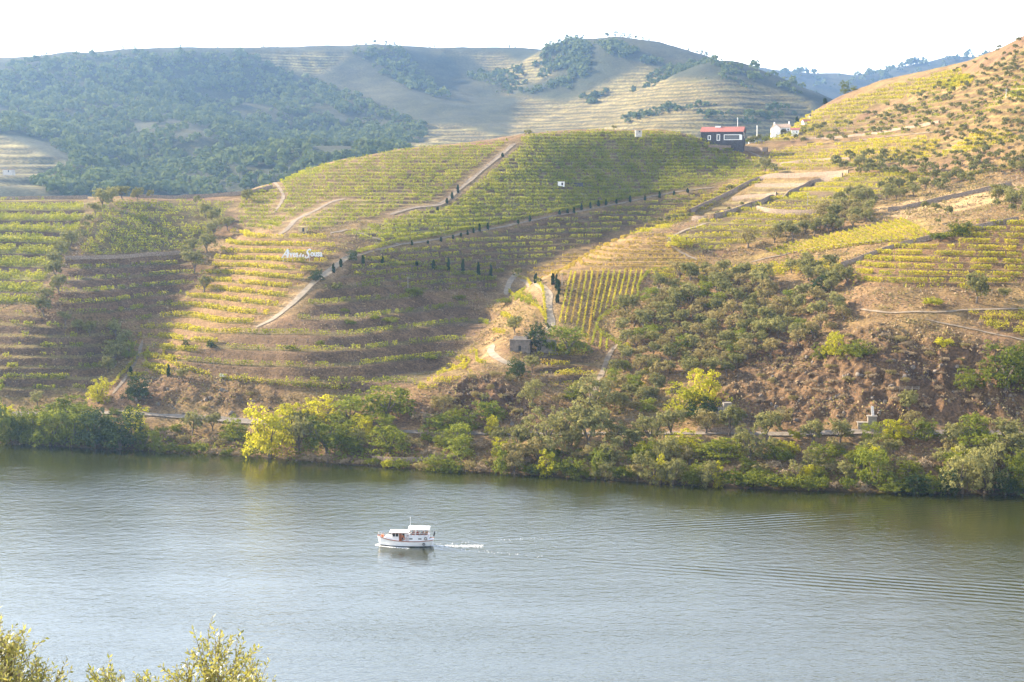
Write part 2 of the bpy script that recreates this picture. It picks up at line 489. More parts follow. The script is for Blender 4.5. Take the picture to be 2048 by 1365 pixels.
# ------------------------------------------------------------ planted zones
# name, outline seen from the eye, terrace step, share of tread, vine rows on the tread, vine kind, density, width of row, height
Z = []
def zone(name, poly, step, a, rows, kind, dens, gap=0.1, tread=(.30,.25,.13), riser=(.26,.19,.12), h=1.5, label='', hw=.42, patch=0.0, tr=.22):
    Z.append(dict(name=name, poly=poly, step=step, a=a, rows=rows, kind=kind, dens=dens, gap=gap, tread=tread, riser=riser, h=h, label=label, hw=hw, patch=patch, tr=tr))
zone('left_upper', [(-260,402),(165,402),(170,425),(155,470),(105,540),(65,605),(-260,640)], 4.1, .76, (.05,.2,.35,.5,.64), 'vine_green', 1.0, .05, (.26,.27,.09), (.20,.15,.11), tr=.58, label='on the broad terraces of the left hill')
zone('left_lower', [(-260,652),(70,625),(110,650),(230,655),(262,690),(190,775),(60,790),(-260,790)], 3.4, .5, (.1,.3), 'vine_green', .9, .35, (.24,.21,.10), (.23,.17,.12), label='on the low shaded terraces at far left', patch=.3)
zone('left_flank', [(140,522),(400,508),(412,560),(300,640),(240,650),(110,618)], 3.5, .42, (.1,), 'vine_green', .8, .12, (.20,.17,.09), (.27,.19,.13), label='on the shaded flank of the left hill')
zone('left_patch', [(195,410),(255,403),(395,404),(470,404),(418,480),(400,500),(160,515),(168,468)], 1.05, 0, (.5,), 'vine_green', 1.0, .1, (.20,.17,.08), (.22,.19,.08), h=1.3, hw=.34, label='in the dense block between the olive lines')
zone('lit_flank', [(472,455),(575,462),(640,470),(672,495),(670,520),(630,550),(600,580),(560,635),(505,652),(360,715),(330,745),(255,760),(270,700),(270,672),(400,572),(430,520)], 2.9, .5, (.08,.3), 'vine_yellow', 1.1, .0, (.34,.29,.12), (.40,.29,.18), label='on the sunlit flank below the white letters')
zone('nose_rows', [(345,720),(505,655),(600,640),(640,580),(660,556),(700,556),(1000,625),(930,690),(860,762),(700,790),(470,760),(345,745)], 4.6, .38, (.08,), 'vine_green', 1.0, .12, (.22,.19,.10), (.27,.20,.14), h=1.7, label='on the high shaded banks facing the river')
zone('mid_left', [(478,452),(480,400),(540,372),(560,364),(620,338),(700,320),(800,300),(950,288),(1022,282),(960,345),(905,385),(860,408),(790,428),(700,445),(640,462),(576,460)], 1.65, .62, (.12,.5), 'vine_green', .8, .1, (.34,.30,.14), (.30,.22,.15), tr=.36, label='on the upper left of the middle hill', h=1.4)
zone('mid_right', [(1036,284),(1060,270),(1200,262),(1350,266),(1440,290),(1490,312),(1545,335),(1500,352),(1430,370),(1340,382),(1100,428),(960,458),(850,480),(765,488),(690,470),(820,430),(900,400),(970,350)], 1.75, .62, (.1,.45), 'vine_green', .95, .05, (.30,.30,.12), (.28,.21,.14), tr=.36, label='on the broad upper slope of the middle hill', h=1.4)
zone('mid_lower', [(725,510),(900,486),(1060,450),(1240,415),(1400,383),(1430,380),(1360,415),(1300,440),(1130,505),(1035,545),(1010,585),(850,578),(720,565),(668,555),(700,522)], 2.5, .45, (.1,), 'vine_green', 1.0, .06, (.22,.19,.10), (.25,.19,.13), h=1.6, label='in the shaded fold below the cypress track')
zone('cone', [(1045,550),(1130,512),(1250,474),(1330,470),(1360,500),(1420,520),(1400,535),(1290,543),(1140,548),(1060,566)], 1.5, .55, (.15,), 'vine_orange', .9, .1, (.42,.33,.16), (.42,.31,.18), h=1.1, label='on the small golden slope above the straight rows')
zone('cone_bank', [(1260,468),(1400,394),(1500,352),(1540,343),(1560,350),(1470,385),(1400,425),(1330,462)], 1.6, .6, (.2,.6), 'vine_yellow', 1.0, .05, (.38,.32,.13), (.36,.28,.15), h=1.2, label='on the golden strip beside the stone wall')
zone('under_wall', [(1350,475),(1385,450),(1480,415),(1570,392),(1690,352),(1790,345),(1860,362),(1780,385),(1690,420),(1650,450),(1560,470),(1430,502),(1380,498)], 2.4, .58, (.1,.34), 'vine_yellow', 1.0, .05, (.32,.30,.11), (.26,.21,.14), tr=.36, h=1.4, label='on the curved terraces below the long stone wall')
zone('wall_yard', [(1400,432),(1470,395),(1530,365),(1690,350),(1600,382),(1480,420)], 2.6, .7, (), 'vine_green', 0, 0, (.36,.33,.18), (.22,.18,.14))
zone('gold_field', [(1440,530),(1500,515),(1560,495),(1640,470),(1760,445),(1850,438),(1870,455),(1800,475),(1700,484),(1590,498),(1500,522)], 1.0, .0, (), 'vine_yellow', 0, 0, (.36,.30,.14), (.36,.3,.14))
zone('gold_strip', [(1290,552),(1360,535),(1500,534),(1640,520),(1700,520),(1660,545),(1500,556),(1350,560)], 1.3, .5, (.2,.7), 'vine_yellow', 1.0, .12, (.40,.33,.15), (.38,.28,.17), h=1.2, label='on the golden strip above the olive hillside')
zone('right_terraces', [(1670,566),(1720,525),(1790,490),(1870,470),(1960,446),(2300,440),(2300,560),(2048,572),(1900,578),(1750,575)], 2.1, .5, (.1,.3), 'vine_yellow', 1.2, .1, (.32,.25,.14), (.30,.21,.14), h=1.6, label='on the right edge terraces', patch=.22)
zone('right_low', [(1930,625),(2060,612),(2300,610),(2300,690),(2060,680),(1980,655)], 1.6, .5, (.2,.7), 'vine_yellow', 1.0, .15, (.32,.25,.14), (.30,.21,.14), h=1.5, label='on the lowest plot at the right edge')
zone('far_right_slope', [(1510,288),(1560,262),(1620,228),(1700,198),(1800,166),(1920,138),(1925,160),(1850,185),(1740,215),(1690,255),(1620,275)], 2.8, .5, (.15,.5), 'vine_yellow', .7, .1, (.34,.31,.13), (.30,.23,.14), h=1.5, label='on the high slope below the lone dark trees')
zone('upper_plots', [(1500,318),(1560,300),(1660,285),(1850,275),(2000,262),(2048,280),(1900,312),(1700,335),(1560,343)], 2.0, .6, (.1,.5), 'vine_yellow', .8, .15, (.38,.34,.15), (.34,.26,.16), h=1.3, label='on the pale plots below the white houses', patch=.2)
zone('knoll_left', [(822,778),(860,755),(905,722),(975,690),(1000,700),(970,735),(900,768),(850,785)], 2.2, .55, (.12,.5), 'vine_yellow', 1.0, .12, (.34,.27,.14), (.34,.25,.15), h=1.4, label='on the sunlit edge of the knoll')
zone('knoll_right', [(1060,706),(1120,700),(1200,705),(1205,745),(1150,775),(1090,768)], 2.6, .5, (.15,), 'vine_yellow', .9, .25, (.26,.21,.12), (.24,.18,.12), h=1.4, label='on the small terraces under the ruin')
zone('hollow', [(1015,566),(1030,555),(1080,575),(1088,600),(1060,612),(1025,598)], 1.8, .5, (.2,.7), 'vine_green', 1.0, .1, (.34,.28,.16), (.38,.29,.18), h=1.3, label='in the little hollow beside the pale road')
zone('olive_slope', [(1650,278),(1700,250),(1800,212),(1930,160),(2300,-20),(2300,262),(1950,258),(1760,272)], 3.0, .6, (.25,), 'vine_green', .8, .25, (.32,.27,.13), (.27,.20,.12), tr=.4, h=1.2, patch=.33, label='among the olives of the high right hill')
zone('gold_patch', [(1870,168),(1925,150),(1955,158),(1900,182)], 2.0, .6, (.1,.35,.6), 'vine_yellow', 1.0, .0, (.36,.30,.13), (.30,.22,.14), h=1.3, label='in the golden patch high on the right hill')
zone('green_edge', [(2010,190),(2060,165),(2300,120),(2300,165),(2060,205)], 2.2, .6, (.1,.45), 'vine_green', 1.0, .05, (.36,.30,.13), (.30,.22,.14), h=1.3, label='in the high green patch at the right edge')
for z in Z:
    z['wpoly'] = [hit(*p) for p in densify(z['poly'], 5)]
    m = in_poly(GXX, GYY, z['wpoly']).astype(float)
    z['mask'] = m
    z['w'] = blur(m, 1) * (1 - np.clip(road_mask, 0, 1))

# rock and scrub: how rough the ground is, in metres
def area_mask(poly, soft=2):
    return blur(in_poly(GXX, GYY, [hit(*p) for p in densify(poly, 5)]).astype(float), soft)
ROCKM = np.clip(area_mask([(1440,745),(1540,690),(1640,680),(1720,655),(1850,660),(2048,700),(2300,700),(2300,835),(1900,850),(1650,850),(1500,850),(1440,830)], 2)
         + area_mask([(880,800),(900,765),(960,752),(1040,770),(1040,835),(880,850)], 2)
         + .7 * area_mask([(300,765),(520,770),(560,800),(500,822),(230,815)], 2), 0, 1)
anyz = np.clip(sum(z['w'] for z in Z), 0, 1)
SCRUBM = np.clip(1 - anyz - road_mask, 0, 1)
shd = GYY - shore_y(GXX)
SCRUBM *= np.clip(shd / 6, 0, 1)
ROCKM = ROCKM * np.clip(1 - road_mask, 0, 1)

def warp(x, y, s): return 0.55 * s * (fbm(x, y, 38.0, 2, 5) - .5)
def relief(x, y):
    n1 = fbm(x, y, 9.0, 4, 21) - .5
    wv = fbm(x, y, 14.0, 3, 66) * 9
    rg = .6 * (1 - np.abs(2 * fbm(x + wv, y * .45 + wv, 11.0, 4, 33) - 1)) + .4 * (1 - np.abs(2 * fbm(x + y * .3, y, 5.0, 3, 37) - 1))
    return bil(SCRUBM, x, y) * 1.5 * n1 + bil(ROCKM, x, y) * (6.0 * (rg - .75) + 2.6 * (fbm(x, y, 2.6, 3, 9) - .5))
def h_fin(x, y, parts=False):
    x = np.asarray(x, float); y = np.asarray(y, float)
    h = h_base(x, y)
    out = h + relief(x, y)
    riser = np.zeros_like(h); col = np.zeros(h.shape + (3,)); wsum = np.zeros_like(h)
    for z in Z:
        w = bil(z['w'], x, y)
        if z['a'] > 0:
            hw = h + warp(x, y, z['step'])
            t = (hw / z['step']) % 1.0
            a = z['a']
            p = np.where(t < a, z['tr'] * t / a, z['tr'] + (1 - z['tr']) * smooth01((t - a) / (1 - a)))
            out = out + np.clip(w, 0, 1) * z['step'] * (p - t)
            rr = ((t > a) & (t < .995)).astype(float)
        else:
            rr = np.zeros_like(h)
        if parts:
            c = np.array(z['tread']) * (1 - rr[..., None]) + np.array(z['riser']) * .8 * rr[..., None]  # risers dimmed below their soil colour: shade painted onto the bank face
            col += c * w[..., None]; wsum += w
    if parts: return out, col, wsum
    return out

# ------------------------------------------------------------ hillside terrain
cols = np.concatenate([np.linspace(-1300, -80, 70)[:-1], np.linspace(-80, 2130, 850), np.linspace(2130, 3600, 80)[1:]])
rows = np.concatenate([np.arange(425, 700, .62), np.arange(700, 950, .85), np.arange(950, 1300, 2.6)])
PXg, Dg = np.meshgrid(cols, rows)
Xg = (PXg - 1024) / F * Dg
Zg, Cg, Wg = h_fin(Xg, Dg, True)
outside = (Xg < GX0) | (Xg > GX1)
fb = fbm(Xg, Dg, 22.0, 4, 3)[..., None]; fc = fbm(Xg, Dg, 5.0, 3, 8)[..., None]
grass = np.array([.36, .28, .15]); soil = np.array([.27, .19, .13]); green = np.array([.15, .15, .06])
Cs = grass * smooth01(fb * 2 - .5) + soil * (1 - smooth01(fb * 2 - .5))
Cs = Cs + (green - Cs) * (np.clip(fc - .55, 0, 1) * 1.6)
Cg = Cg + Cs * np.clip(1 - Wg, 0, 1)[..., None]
rk = bil(ROCKM, Xg, Dg)[..., None]
Cr = np.array([.115, .085, .065]) * (1 - fc) + np.array([.24, .165, .11]) * fc
Cg = Cg + (Cr - Cg) * rk * .8
rm_ = np.clip(bil(road_mask, Xg, Dg) * 1.5 * (.3 + 1.0 * fbm(Xg, Dg, 3.5, 3, 91)) - .45, 0, 1)[..., None]
Cg = Cg + (np.array([.44, .35, .25]) - Cg) * rm_
# thin dry grass in streaks over the terraces
st = fbm(Xg * .7, Dg, 3.0, 3, 44)[..., None]
Cg = Cg * (.82 + .36 * st)
dry = smooth01(bil(area_mask([(1740,420),(1900,385),(2048,365),(2300,350),(2300,405),(2048,395),(1900,425),(1800,440)], 1), Xg, Dg))[..., None]
Cg = Cg + (np.array([.50, .40, .25]) - Cg) * dry
bank = np.clip(1 - (Dg - shore_y(Xg)) / 5, 0, 1)[..., None]
Cg = Cg + (np.array([.10, .085, .05]) - Cg) * bank * .8
nr, nc = Zg.shape
idx = np.arange(nr * nc).reshape(nr, nc)
fc_ = np.stack([idx[:-1, :-1], idx[:-1, 1:], idx[1:, 1:], idx[1:, :-1]], -1).reshape(-1, 4)
Cg = np.clip(Cg, 0, 1) ** 1.12 * np.array([.68, .585, .455])
rgba = np.concatenate([Cg, np.ones(Cg.shape[:2] + (1,))], -1).reshape(-1, 4)
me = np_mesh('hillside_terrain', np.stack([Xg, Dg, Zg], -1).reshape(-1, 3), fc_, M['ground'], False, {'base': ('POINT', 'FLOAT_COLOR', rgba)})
tag(link('hillside_terrain', me), kind='structure')
del Cg, Cs, rgba, fc_, idx

# ------------------------------------------------------------ far hills
FAR = [(0,352,1330),(80,374,1300),(170,398,1300),(-300,345,1330),(-900,345,1330),
 (0,262,1720),(0,300,1560),(0,235,1800),(120,300,1640),(190,325,1600),(60,330,1470),(150,350,1480),(220,372,1420),(120,380,1370),(300,388,1440),
 (-300,250,1750),(-900,250,1750),(-900,150,2300),(-300,146,2300),(-100,132,2300),(0,131,2350),(100,130,2380),(170,110,2420),(300,105,2500),(400,108,2560),(480,102,2620),
 (600,105,2660),(700,102,2700),(760,94,2720),(850,97,2800),(950,105,2880),(1000,100,2860),(1060,104,2800),(1090,97,2660),(1140,84,2620),
 (1180,92,2600),(1215,84,2560),(1270,100,2500),(1330,130,2440),(1420,124,2250),(1480,137,2220),(1550,157,2200),(1625,197,2120),(1700,243,2050),
 (170,170,2260),(230,210,2130),(330,235,1980),(430,262,1850),(560,292,1710),(690,330,1560),(640,318,1620),
 (100,200,2200),(60,250,1900),(170,270,1950),(250,300,1830),(260,350,1650),(330,330,1760),(360,380,1550),(450,350,1580),(560,340,1570),(600,372,1500),
 (500,200,2420),(600,230,2330),(700,200,2440),(750,280,2160),(420,180,2420),(560,150,2560),(700,330,2000),(600,270,2230),
 (760,140,2620),(830,190,2440),(900,235,2250),(960,290,1980),(850,290,1980),(980,200,2540),(1030,230,2330),(900,150,2700),(1000,150,2700),
 (1100,150,2560),(1100,200,2420),(1150,258,2040),(1060,265,2080),(1230,200,2300),(1200,160,2440),(1250,140,2450),(1300,200,2150),(1260,250,1950),
 (1350,160,2280),(1350,220,2000),(1380,252,1830),(1450,165,2120),(1440,210,1990),(1460,245,1850),(1540,200,2080),(1520,240,1900),(1600,215,2020),
 (1300,262,1850),(900,320,1700),(800,318,1760)]
FAR2 = [(1380,160,4600),(1480,134,4700),(1560,137,4700),(1650,146,4800),(1700,155,4900),(1760,142,5000),(1850,122,5000),(1950,110,5100),(2100,90,5200),(2600,60,5400),(3200,60,5400),
 (1250,170,4600)]
fx, fy, fz = [], [], []
for px, py, D in FAR + FAR2:
    x, y, z = at_depth(px, py, D); fx.append(x); fy.append(y); fz.append(z)
for px, D, z in [(-900,1130,25),(0,1130,30),(300,1130,30),(600,1150,30),(900,1150,30),(1200,1180,35),(1500,1250,40),(1800,1350,60),(2100,1350,80),(2700,1350,80),
                 (-300,1480,55),(500,1340,25),(800,1450,40),(1100,1600,60),(1400,1600,70),(1700,1600,90),(2100,1900,90),
                 (750,1800,70),(620,1900,80),(500,1900,110),(1010,1830,75),(1180,1780,80),(1620,1800,90),(1800,2200,120),(2100,2600,130),(2600,2600,130),(3200,2600,130),
                 (-900,2800,180),(-100,2800,180),(300,3000,180),(700,3200,180),(1000,3400,170),(1200,3300,160),(1400,3200,90),(1600,3300,90),(1900,3600,100),(2400,3800,100),
                 (-900,5500,150),(0,5500,150),(600,5500,120),(1100,5600,150),(1500,5600,200),(2200,5800,200),(1500,3900,160),(1750,4200,180),(2000,4300,180)]:
    fx.append(ray(px, 350)[0] * D); fy.append(D); fz.append(z)
FARH = RBF(np.array(fx), np.array(fy), fz, 45.0, 6.0)
fcols = np.linspace(-1300, 3600, 900)
frows = np.concatenate([np.arange(1120, 2000, 8.0), np.arange(2000, 2950, 8.0), np.linspace(2960, 5900, 70)])
FP, FD = np.meshgrid(fcols, frows)
FX = (FP - 1024) / F * FD
FH = FARH(FX, FD)
def far_relief(x, y):
    r1 = 1 - np.abs(2 * fbm(x, y * .7, 420.0, 4, 71) - 1)
    return (26 * (r1 - .80) + 9 * (fbm(x, y, 90., 3, 12) - .5)) * np.clip((y - 1350) / 500, 0, 1)
def far_zone(x, y, px, py):
    pass
FH0 = FH + far_relief(FX, FD)
def far_h(x, y):
    """height by lookup in the far grid"""
    x = np.asarray(x, float); y = np.asarray(y, float)
    px = x / y * F + 1024
    u = np.clip((px - fcols[0]) / (fcols[1] - fcols[0]), 0, len(fcols) - 1.001)
    v = np.clip(np.interp(y, frows, np.arange(len(frows))), 0, len(frows) - 1.001)
    i = u.astype(int); j = v.astype(int); fu = u - i; fv = v - j
    G = FH1
    return (G[j, i] * (1 - fu) + G[j, i + 1] * fu) * (1 - fv) + (G[j + 1, i] * (1 - fu) + G[j + 1, i + 1] * fu) * fv
FH1 = FH0
def fhit(px, py, d0=1290.0): return hit(px, py, far_h, d0, 5800.0, 6.0)
def fmask(poly): return in_poly(FX, FD, [fhit(*p) for p in densify(poly, 3)])
vine_far = (fmask([(1000,300),(1040,200),(1000,160),(940,110),(850,100),(1080,110),(1110,150),(1000,185),(1130,205),(1290,130),(1340,160),(1460,160),(1620,200),(1600,300)])
            | fmask([(-300,250),(0,270),(90,310),(200,350),(150,400),(-300,400)]) | fmask([(480,108),(560,104),(700,106),(640,150),(600,140),(540,130)])
            | fmask([(820,250),(920,250),(1060,290),(1000,330),(820,310)])) & (FD < 3000)
vf = vine_far.astype(float)
k9 = np.ones(3) / 3
for _ in range(2):
    vf = (np.roll(vf, 1, 0) + vf + np.roll(vf, -1, 0)) / 3; vf = (np.roll(vf, 1, 1) + vf + np.roll(vf, -1, 1)) / 3
s_ = 10.0
tt = ((FH0 + 3 * fbm(FX, FD, 200., 2, 3)) / s_) % 1.0
pp = np.where(tt < .62, .14 * tt / .62, .14 + .86 * smooth01((tt - .62) / .38))
FH1 = FH0 + vf * s_ * (pp - tt)
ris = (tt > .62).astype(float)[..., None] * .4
fbn = fbm(FX, FD, 130., 4, 19)[..., None]
forest = np.array([.035, .045, .018]) * (1 - fbn) + np.array([.10, .09, .04]) * fbn
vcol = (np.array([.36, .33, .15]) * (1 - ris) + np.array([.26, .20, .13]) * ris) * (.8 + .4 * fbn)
FC = forest * .6 * (1 - vf[..., None]) + vcol * np.array([.52, .47, .36]) * vf[..., None]
nr, nc = FH1.shape
idx = np.arange(nr * nc).reshape(nr, nc)
fc_ = np.stack([idx[:-1, :-1], idx[:-1, 1:], idx[1:, 1:], idx[1:, :-1]], -1).reshape(-1, 4)
rgba = np.concatenate([FC, np.ones(FC.shape[:2] + (1,))], -1).reshape(-1, 4)
me = np_mesh('far_hills', np.stack([FX, FD, FH1], -1).reshape(-1, 3), fc_, M['far_ground'], True, {'base': ('POINT', 'FLOAT_COLOR', rgba), 'vin': ('POINT', 'FLOAT', vf)})
tag(link('far_hills', me), kind='structure')

# ------------------------------------------------------------ own bank, under and beside the viewer
nx = np.linspace(-700, 700, 140); ny = np.concatenate([np.linspace(-60, 4, 12), np.linspace(8, 235, 80)])
NX, NY = np.meshgrid(nx, ny)
NZ = 85.0 - np.clip(NY + 2, 0, 400) * .44 + 3.0 * (fbm(NX, NY, 25., 4, 4) - .6)
NZ = np.maximum(NZ, -9)
idx = np.arange(NZ.size).reshape(NZ.shape)
fc_ = np.stack([idx[:-1, :-1], idx[:-1, 1:], idx[1:, 1:], idx[1:, :-1]], -1).reshape(-1, 4)
nb = fbm(NX, NY, 12., 4, 4)[..., None]
rgba = np.concatenate([np.array([.34, .26, .14]) * nb + np.array([.2, .17, .08]) * (1 - nb), np.ones(NZ.shape + (1,))], -1).reshape(-1, 4)
tag(link('near_bank', np_mesh('near_bank', np.stack([NX, NY, NZ], -1).reshape(-1, 3), fc_, M['ground'], True, {'base': ('POINT', 'FLOAT_COLOR', rgba)})), kind='structure')
def near_h(x, y):
    return float(max(-9, 85.0 - min(400, max(0, y + 2)) * .44 + 3.0 * (fbm(np.array([x]), np.array([y]), 25., 4, 4)[0] - .6)))

# ------------------------------------------------------------ roads laid on the land
def ribbon(name, L, width, mat, lift=.14, across=5, hf=h_fin):
    L = np.asarray(L)
    seg = np.hypot(*(L[1:] - L[:-1]).T); s = np.concatenate([[0], np.cumsum(seg)])
    n = max(3, int(s[-1] / 1.2)); q = np.linspace(0, s[-1], n)
    P = np.stack([np.interp(q, s, L[:, 0]), np.interp(q, s, L[:, 1])], 1)
    T = np.gradient(P, axis=0); T /= np.maximum(1e-6, np.hypot(T[:, 0], T[:, 1]))[:, None]
    N = np.stack([-T[:, 1], T[:, 0]], 1)
    wv = width * .55 * (.6 + .8 * fbm(q, q * 0, 7., 2, 2)) * np.clip(np.minimum(q, s[-1] - q) / 2.5 + .25, 0, 1)
    u = np.linspace(-.5, .5, across)
    X = P[:, None, 0] + N[:, None, 0] * u * wv[:, None]; Y = P[:, None, 1] + N[:, None, 1] * u * wv[:, None]
    Zc = hf(X, Y)
    Zm = np.maximum(Zc, Zc.mean(1, keepdims=True) * .5 + Zc * .5)
    V = np.stack([X, Y, Zm + lift], -1)
    idx = np.arange(n * across).reshape(n, across)
    f = np.stack([idx[:-1, :-1], idx[:-1, 1:], idx[1:, 1:], idx[1:, :-1]], -1).reshape(-1, 4)
    return np_mesh(name, V.reshape(-1, 3), f, mat, True)
M['gravel'] = simple_mat('rail_gravel', (.19, .155, .12), .95, .25, .7, .4)
M['earth'] = simple_mat('track_earth', (.20, .15, .098), .95, .35, .6, .3)
for L, r in zip(ROAD_LINES, ROADS):
    nm = 'railway_bed' if r[2] == 'railway' else 'dirt_road'
    tag(link(nm, ribbon(nm, L, r[1], M['gravel'] if nm == 'railway_bed' else M['dust'] if r[1] > 4.1 else M['earth'])), kind='structure')

# ------------------------------------------------------------ river
BOAT = None
def on_water(px, py):
    a, b = ray(px, py); D = -EYE / b
    return a * D, D
bx, by = on_water(812, 1091)
wx, wy = np.meshgrid(np.linspace(-1500, 1500, 40), np.linspace(60, 620, 20))
m, nt, out = new_mat('river_water')
p = nt.nodes.new('ShaderNodeBsdfPrincipled')
p.inputs['Base Color'].default_value = (.022, .024, .004, 1)
p.inputs['Roughness'].default_value = .12
p.inputs['IOR'].default_value = 1.62
p.inputs['Specular IOR Level'].default_value = .5
nt.links.new(p.outputs[0], out.inputs[0])
def N(t, **kw):
    n = nt.nodes.new(t)
    for k, v in kw.items(): setattr(n, k, v)
    return n
def mth(op, a, b=None, c=None):
    n = N('ShaderNodeMath', operation=op)
    for i, v in enumerate((a, b, c)):
        if v is None: continue
        if isinstance(v, (int, float)): n.inputs[i].default_value = v
        else: nt.links.new(v, n.inputs[i])
    return n.outputs[0]
def sstep(v, lo, hi):
    n = N('ShaderNodeMapRange', interpolation_type='SMOOTHSTEP')
    n.inputs['From Min'].default_value = lo; n.inputs['From Max'].default_value = hi
    nt.links.new(v, n.inputs[0]); return n.outputs[0]
g = N('ShaderNodeNewGeometry'); sp = N('ShaderNodeSeparateXYZ'); nt.links.new(g.outputs['Position'], sp.inputs[0])
PX_, PY_ = sp.outputs[0], sp.outputs[1]
def tex(sc_x, sc_y, scale, det, rough=.55):
    mp = N('ShaderNodeMapping'); mp.inputs['Scale'].default_value = (sc_x, sc_y, 1)
    nt.links.new(g.outputs['Position'], mp.inputs[0])
    n = N('ShaderNodeTexNoise'); n.inputs['Scale'].default_value = scale; n.inputs['Detail'].default_value = det
    n.inputs['Roughness'].default_value = rough
    nt.links.new(mp.outputs[0], n.inputs['Vector']); return n.outputs[0]
rip = mth('MULTIPLY_ADD', tex(.75, 1.0, .36, 4, .6), 1.5, mth('MULTIPLY', tex(.8, 1.0, 1.2, 3, .6), .6))            # wind ripples, about a metre long
# distance to the far shore line along y; the water lies calm in its lee
shore_line = mth('MULTIPLY_ADD', PX_, -.275, 499.0)
lee = mth('SUBTRACT', mth('SUBTRACT', shore_line, PY_), mth('MULTIPLY', mth('MAXIMUM', PX_, 0.0), .22))
lee = mth('ADD', lee, mth('MULTIPLY', mth('SUBTRACT', tex(.4, 1, .02, 3), .5), 40.0))
calm = sstep(lee, mth('MULTIPLY', 1, 12).node.inputs[0].default_value * 8, 62.0)
amp_wind = mth('MULTIPLY_ADD', calm, .97, .03)
big = tex(.25, 1.0, .05, 3)
amp_wind = mth('MULTIPLY', amp_wind, mth('MULTIPLY_ADD', big, 1.2, .35))
bnd = mth('DIVIDE', mth('ADD', mth('SUBTRACT', PY_, 457.0), mth('MULTIPLY', mth('SUBTRACT', tex(.6, 1, .03, 3), .5), 22.0)), 13.0)
bnd = mth('POWER', 2.71828, mth('MULTIPLY', mth('MULTIPLY', bnd, bnd), -1.0))
bnd = mth('MULTIPLY', bnd, mth('SUBTRACT', 1.0, sstep(PX_, -20.0, 60.0)))
amp_wind = mth('ADD', amp_wind, mth('MULTIPLY', bnd, 1.3))
hgt = mth('MULTIPLY', mth('MULTIPLY', rip, amp_wind), .115)
# wake of the boat: two diverging trains of waves
dx = mth('SUBTRACT', PX_, bx - 6.0)
for sgn, ang, lam in ((1, 16.5, 2.6), (-1, 18.5, 2.9)):
    ca, sa = math.cos(rad(ang)), math.sin(rad(ang))
    dy = mth('MULTIPLY', mth('SUBTRACT', PY_, by), float(sgn))
    off = mth('SUBTRACT', mth('MULTIPLY', dy, ca), mth('MULTIPLY', dx, sa))      # signed distance outside the arm
    off = mth('ADD', off, mth('MULTIPLY', mth('SUBTRACT', tex(1, 1, .03, 2), .5), 2.5))
    w = mth('SINE', mth('MULTIPLY', off, 2 * math.pi / lam))
    width = mth('MULTIPLY_ADD', dx, .075, 1.2)
    env = mth('DIVIDE', off, width)
    env = mth('POWER', 2.71828, mth('MULTIPLY', mth('MULTIPLY', env, env), -1.0))
    env = mth('MULTIPLY', env, mth('MULTIPLY_ADD', sstep(dx, 20.0, 110.0), .8, mth('MULTIPLY', sstep(dx, 4.0, 14.0), .2)))
    hgt = mth('ADD', hgt, mth('MULTIPLY', mth('MULTIPLY', mth('MULTIPLY', w, env), mth('MULTIPLY_ADD', tex(1, 1, .05, 2), 1.6, -.3)), .07))
bmp = N('ShaderNodeBump'); bmp.inputs['Strength'].default_value = 1.0; bmp.inputs['Distance'].default_value = 1.0
nt.links.new(hgt, bmp.inputs['Height']); nt.links.new(bmp.outputs[0], p.inputs['Normal'])
M['water'] = m
V = np.array([[-2500, 20, 0], [2500, 20, 0], [2500, 700, 0], [-2500, 700, 0]], float)
tag(link('river_water', np_mesh('river_water', V, np.array([[0, 1, 2, 3]]), M['water'])), kind='structure')

# ------------------------------------------------------------ haze
hz, nt_, out_ = new_mat('haze_air')
pv = nt_.nodes.new('ShaderNodeVolumePrincipled')
pv.inputs['Color'].default_value = (.36, .60, 1.0, 1)
pv.inputs['Density'].default_value = .00008
pv.inputs['Anisotropy'].default_value = .65
nt_.links.new(pv.outputs[0], out_.inputs['Volume'])
x0, x1, y0, y1, z0, z1 = -6900, 6900, -400, 6500, -14, 620
hv = [(x, y, z) for z in (z0, z1) for y in (y0, y1) for x in (x0, x1)]
hf_ = np.array([[0, 2, 3, 1], [4, 5, 7, 6], [0, 1, 5, 4], [2, 6, 7, 3], [0, 4, 6, 2], [1, 3, 7, 5]])
if not globals().get('NOHAZE'):
    tag(link('haze', np_mesh('haze', hv, hf_, hz)), kind='stuff')

# ------------------------------------------------------------ leaves and plants
def leaf_quads(P, size, nrm=None, seed=0, aspect=.6, jit=.75):
    """one small four-cornered leaf spray per point; returns vertices and faces"""
    r = np.random.default_rng(seed)
    n = len(P)
    u = r.normal(size=(n, 3)); 
    if nrm is not None: u = u * jit + nrm
    u /= np.linalg.norm(u, axis=1)[:, None]
    t = r.normal(size=(n, 3)); t -= (t * u).sum(1)[:, None] * u; t /= np.maximum(1e-6, np.linalg.norm(t, axis=1))[:, None]
    b = np.cross(u, t)
    s = (np.asarray(size) * r.uniform(.7, 1.3, n))[:, None]
    t = t * s * .5; b = b * s * .5 * aspect
    V = np.stack([P - t, P - b * 1.0 + t * .1, P + t, P + b * 1.0 + t * .1], 1).reshape(-1, 3)
    return V, np.arange(4 * n).reshape(-1, 4)

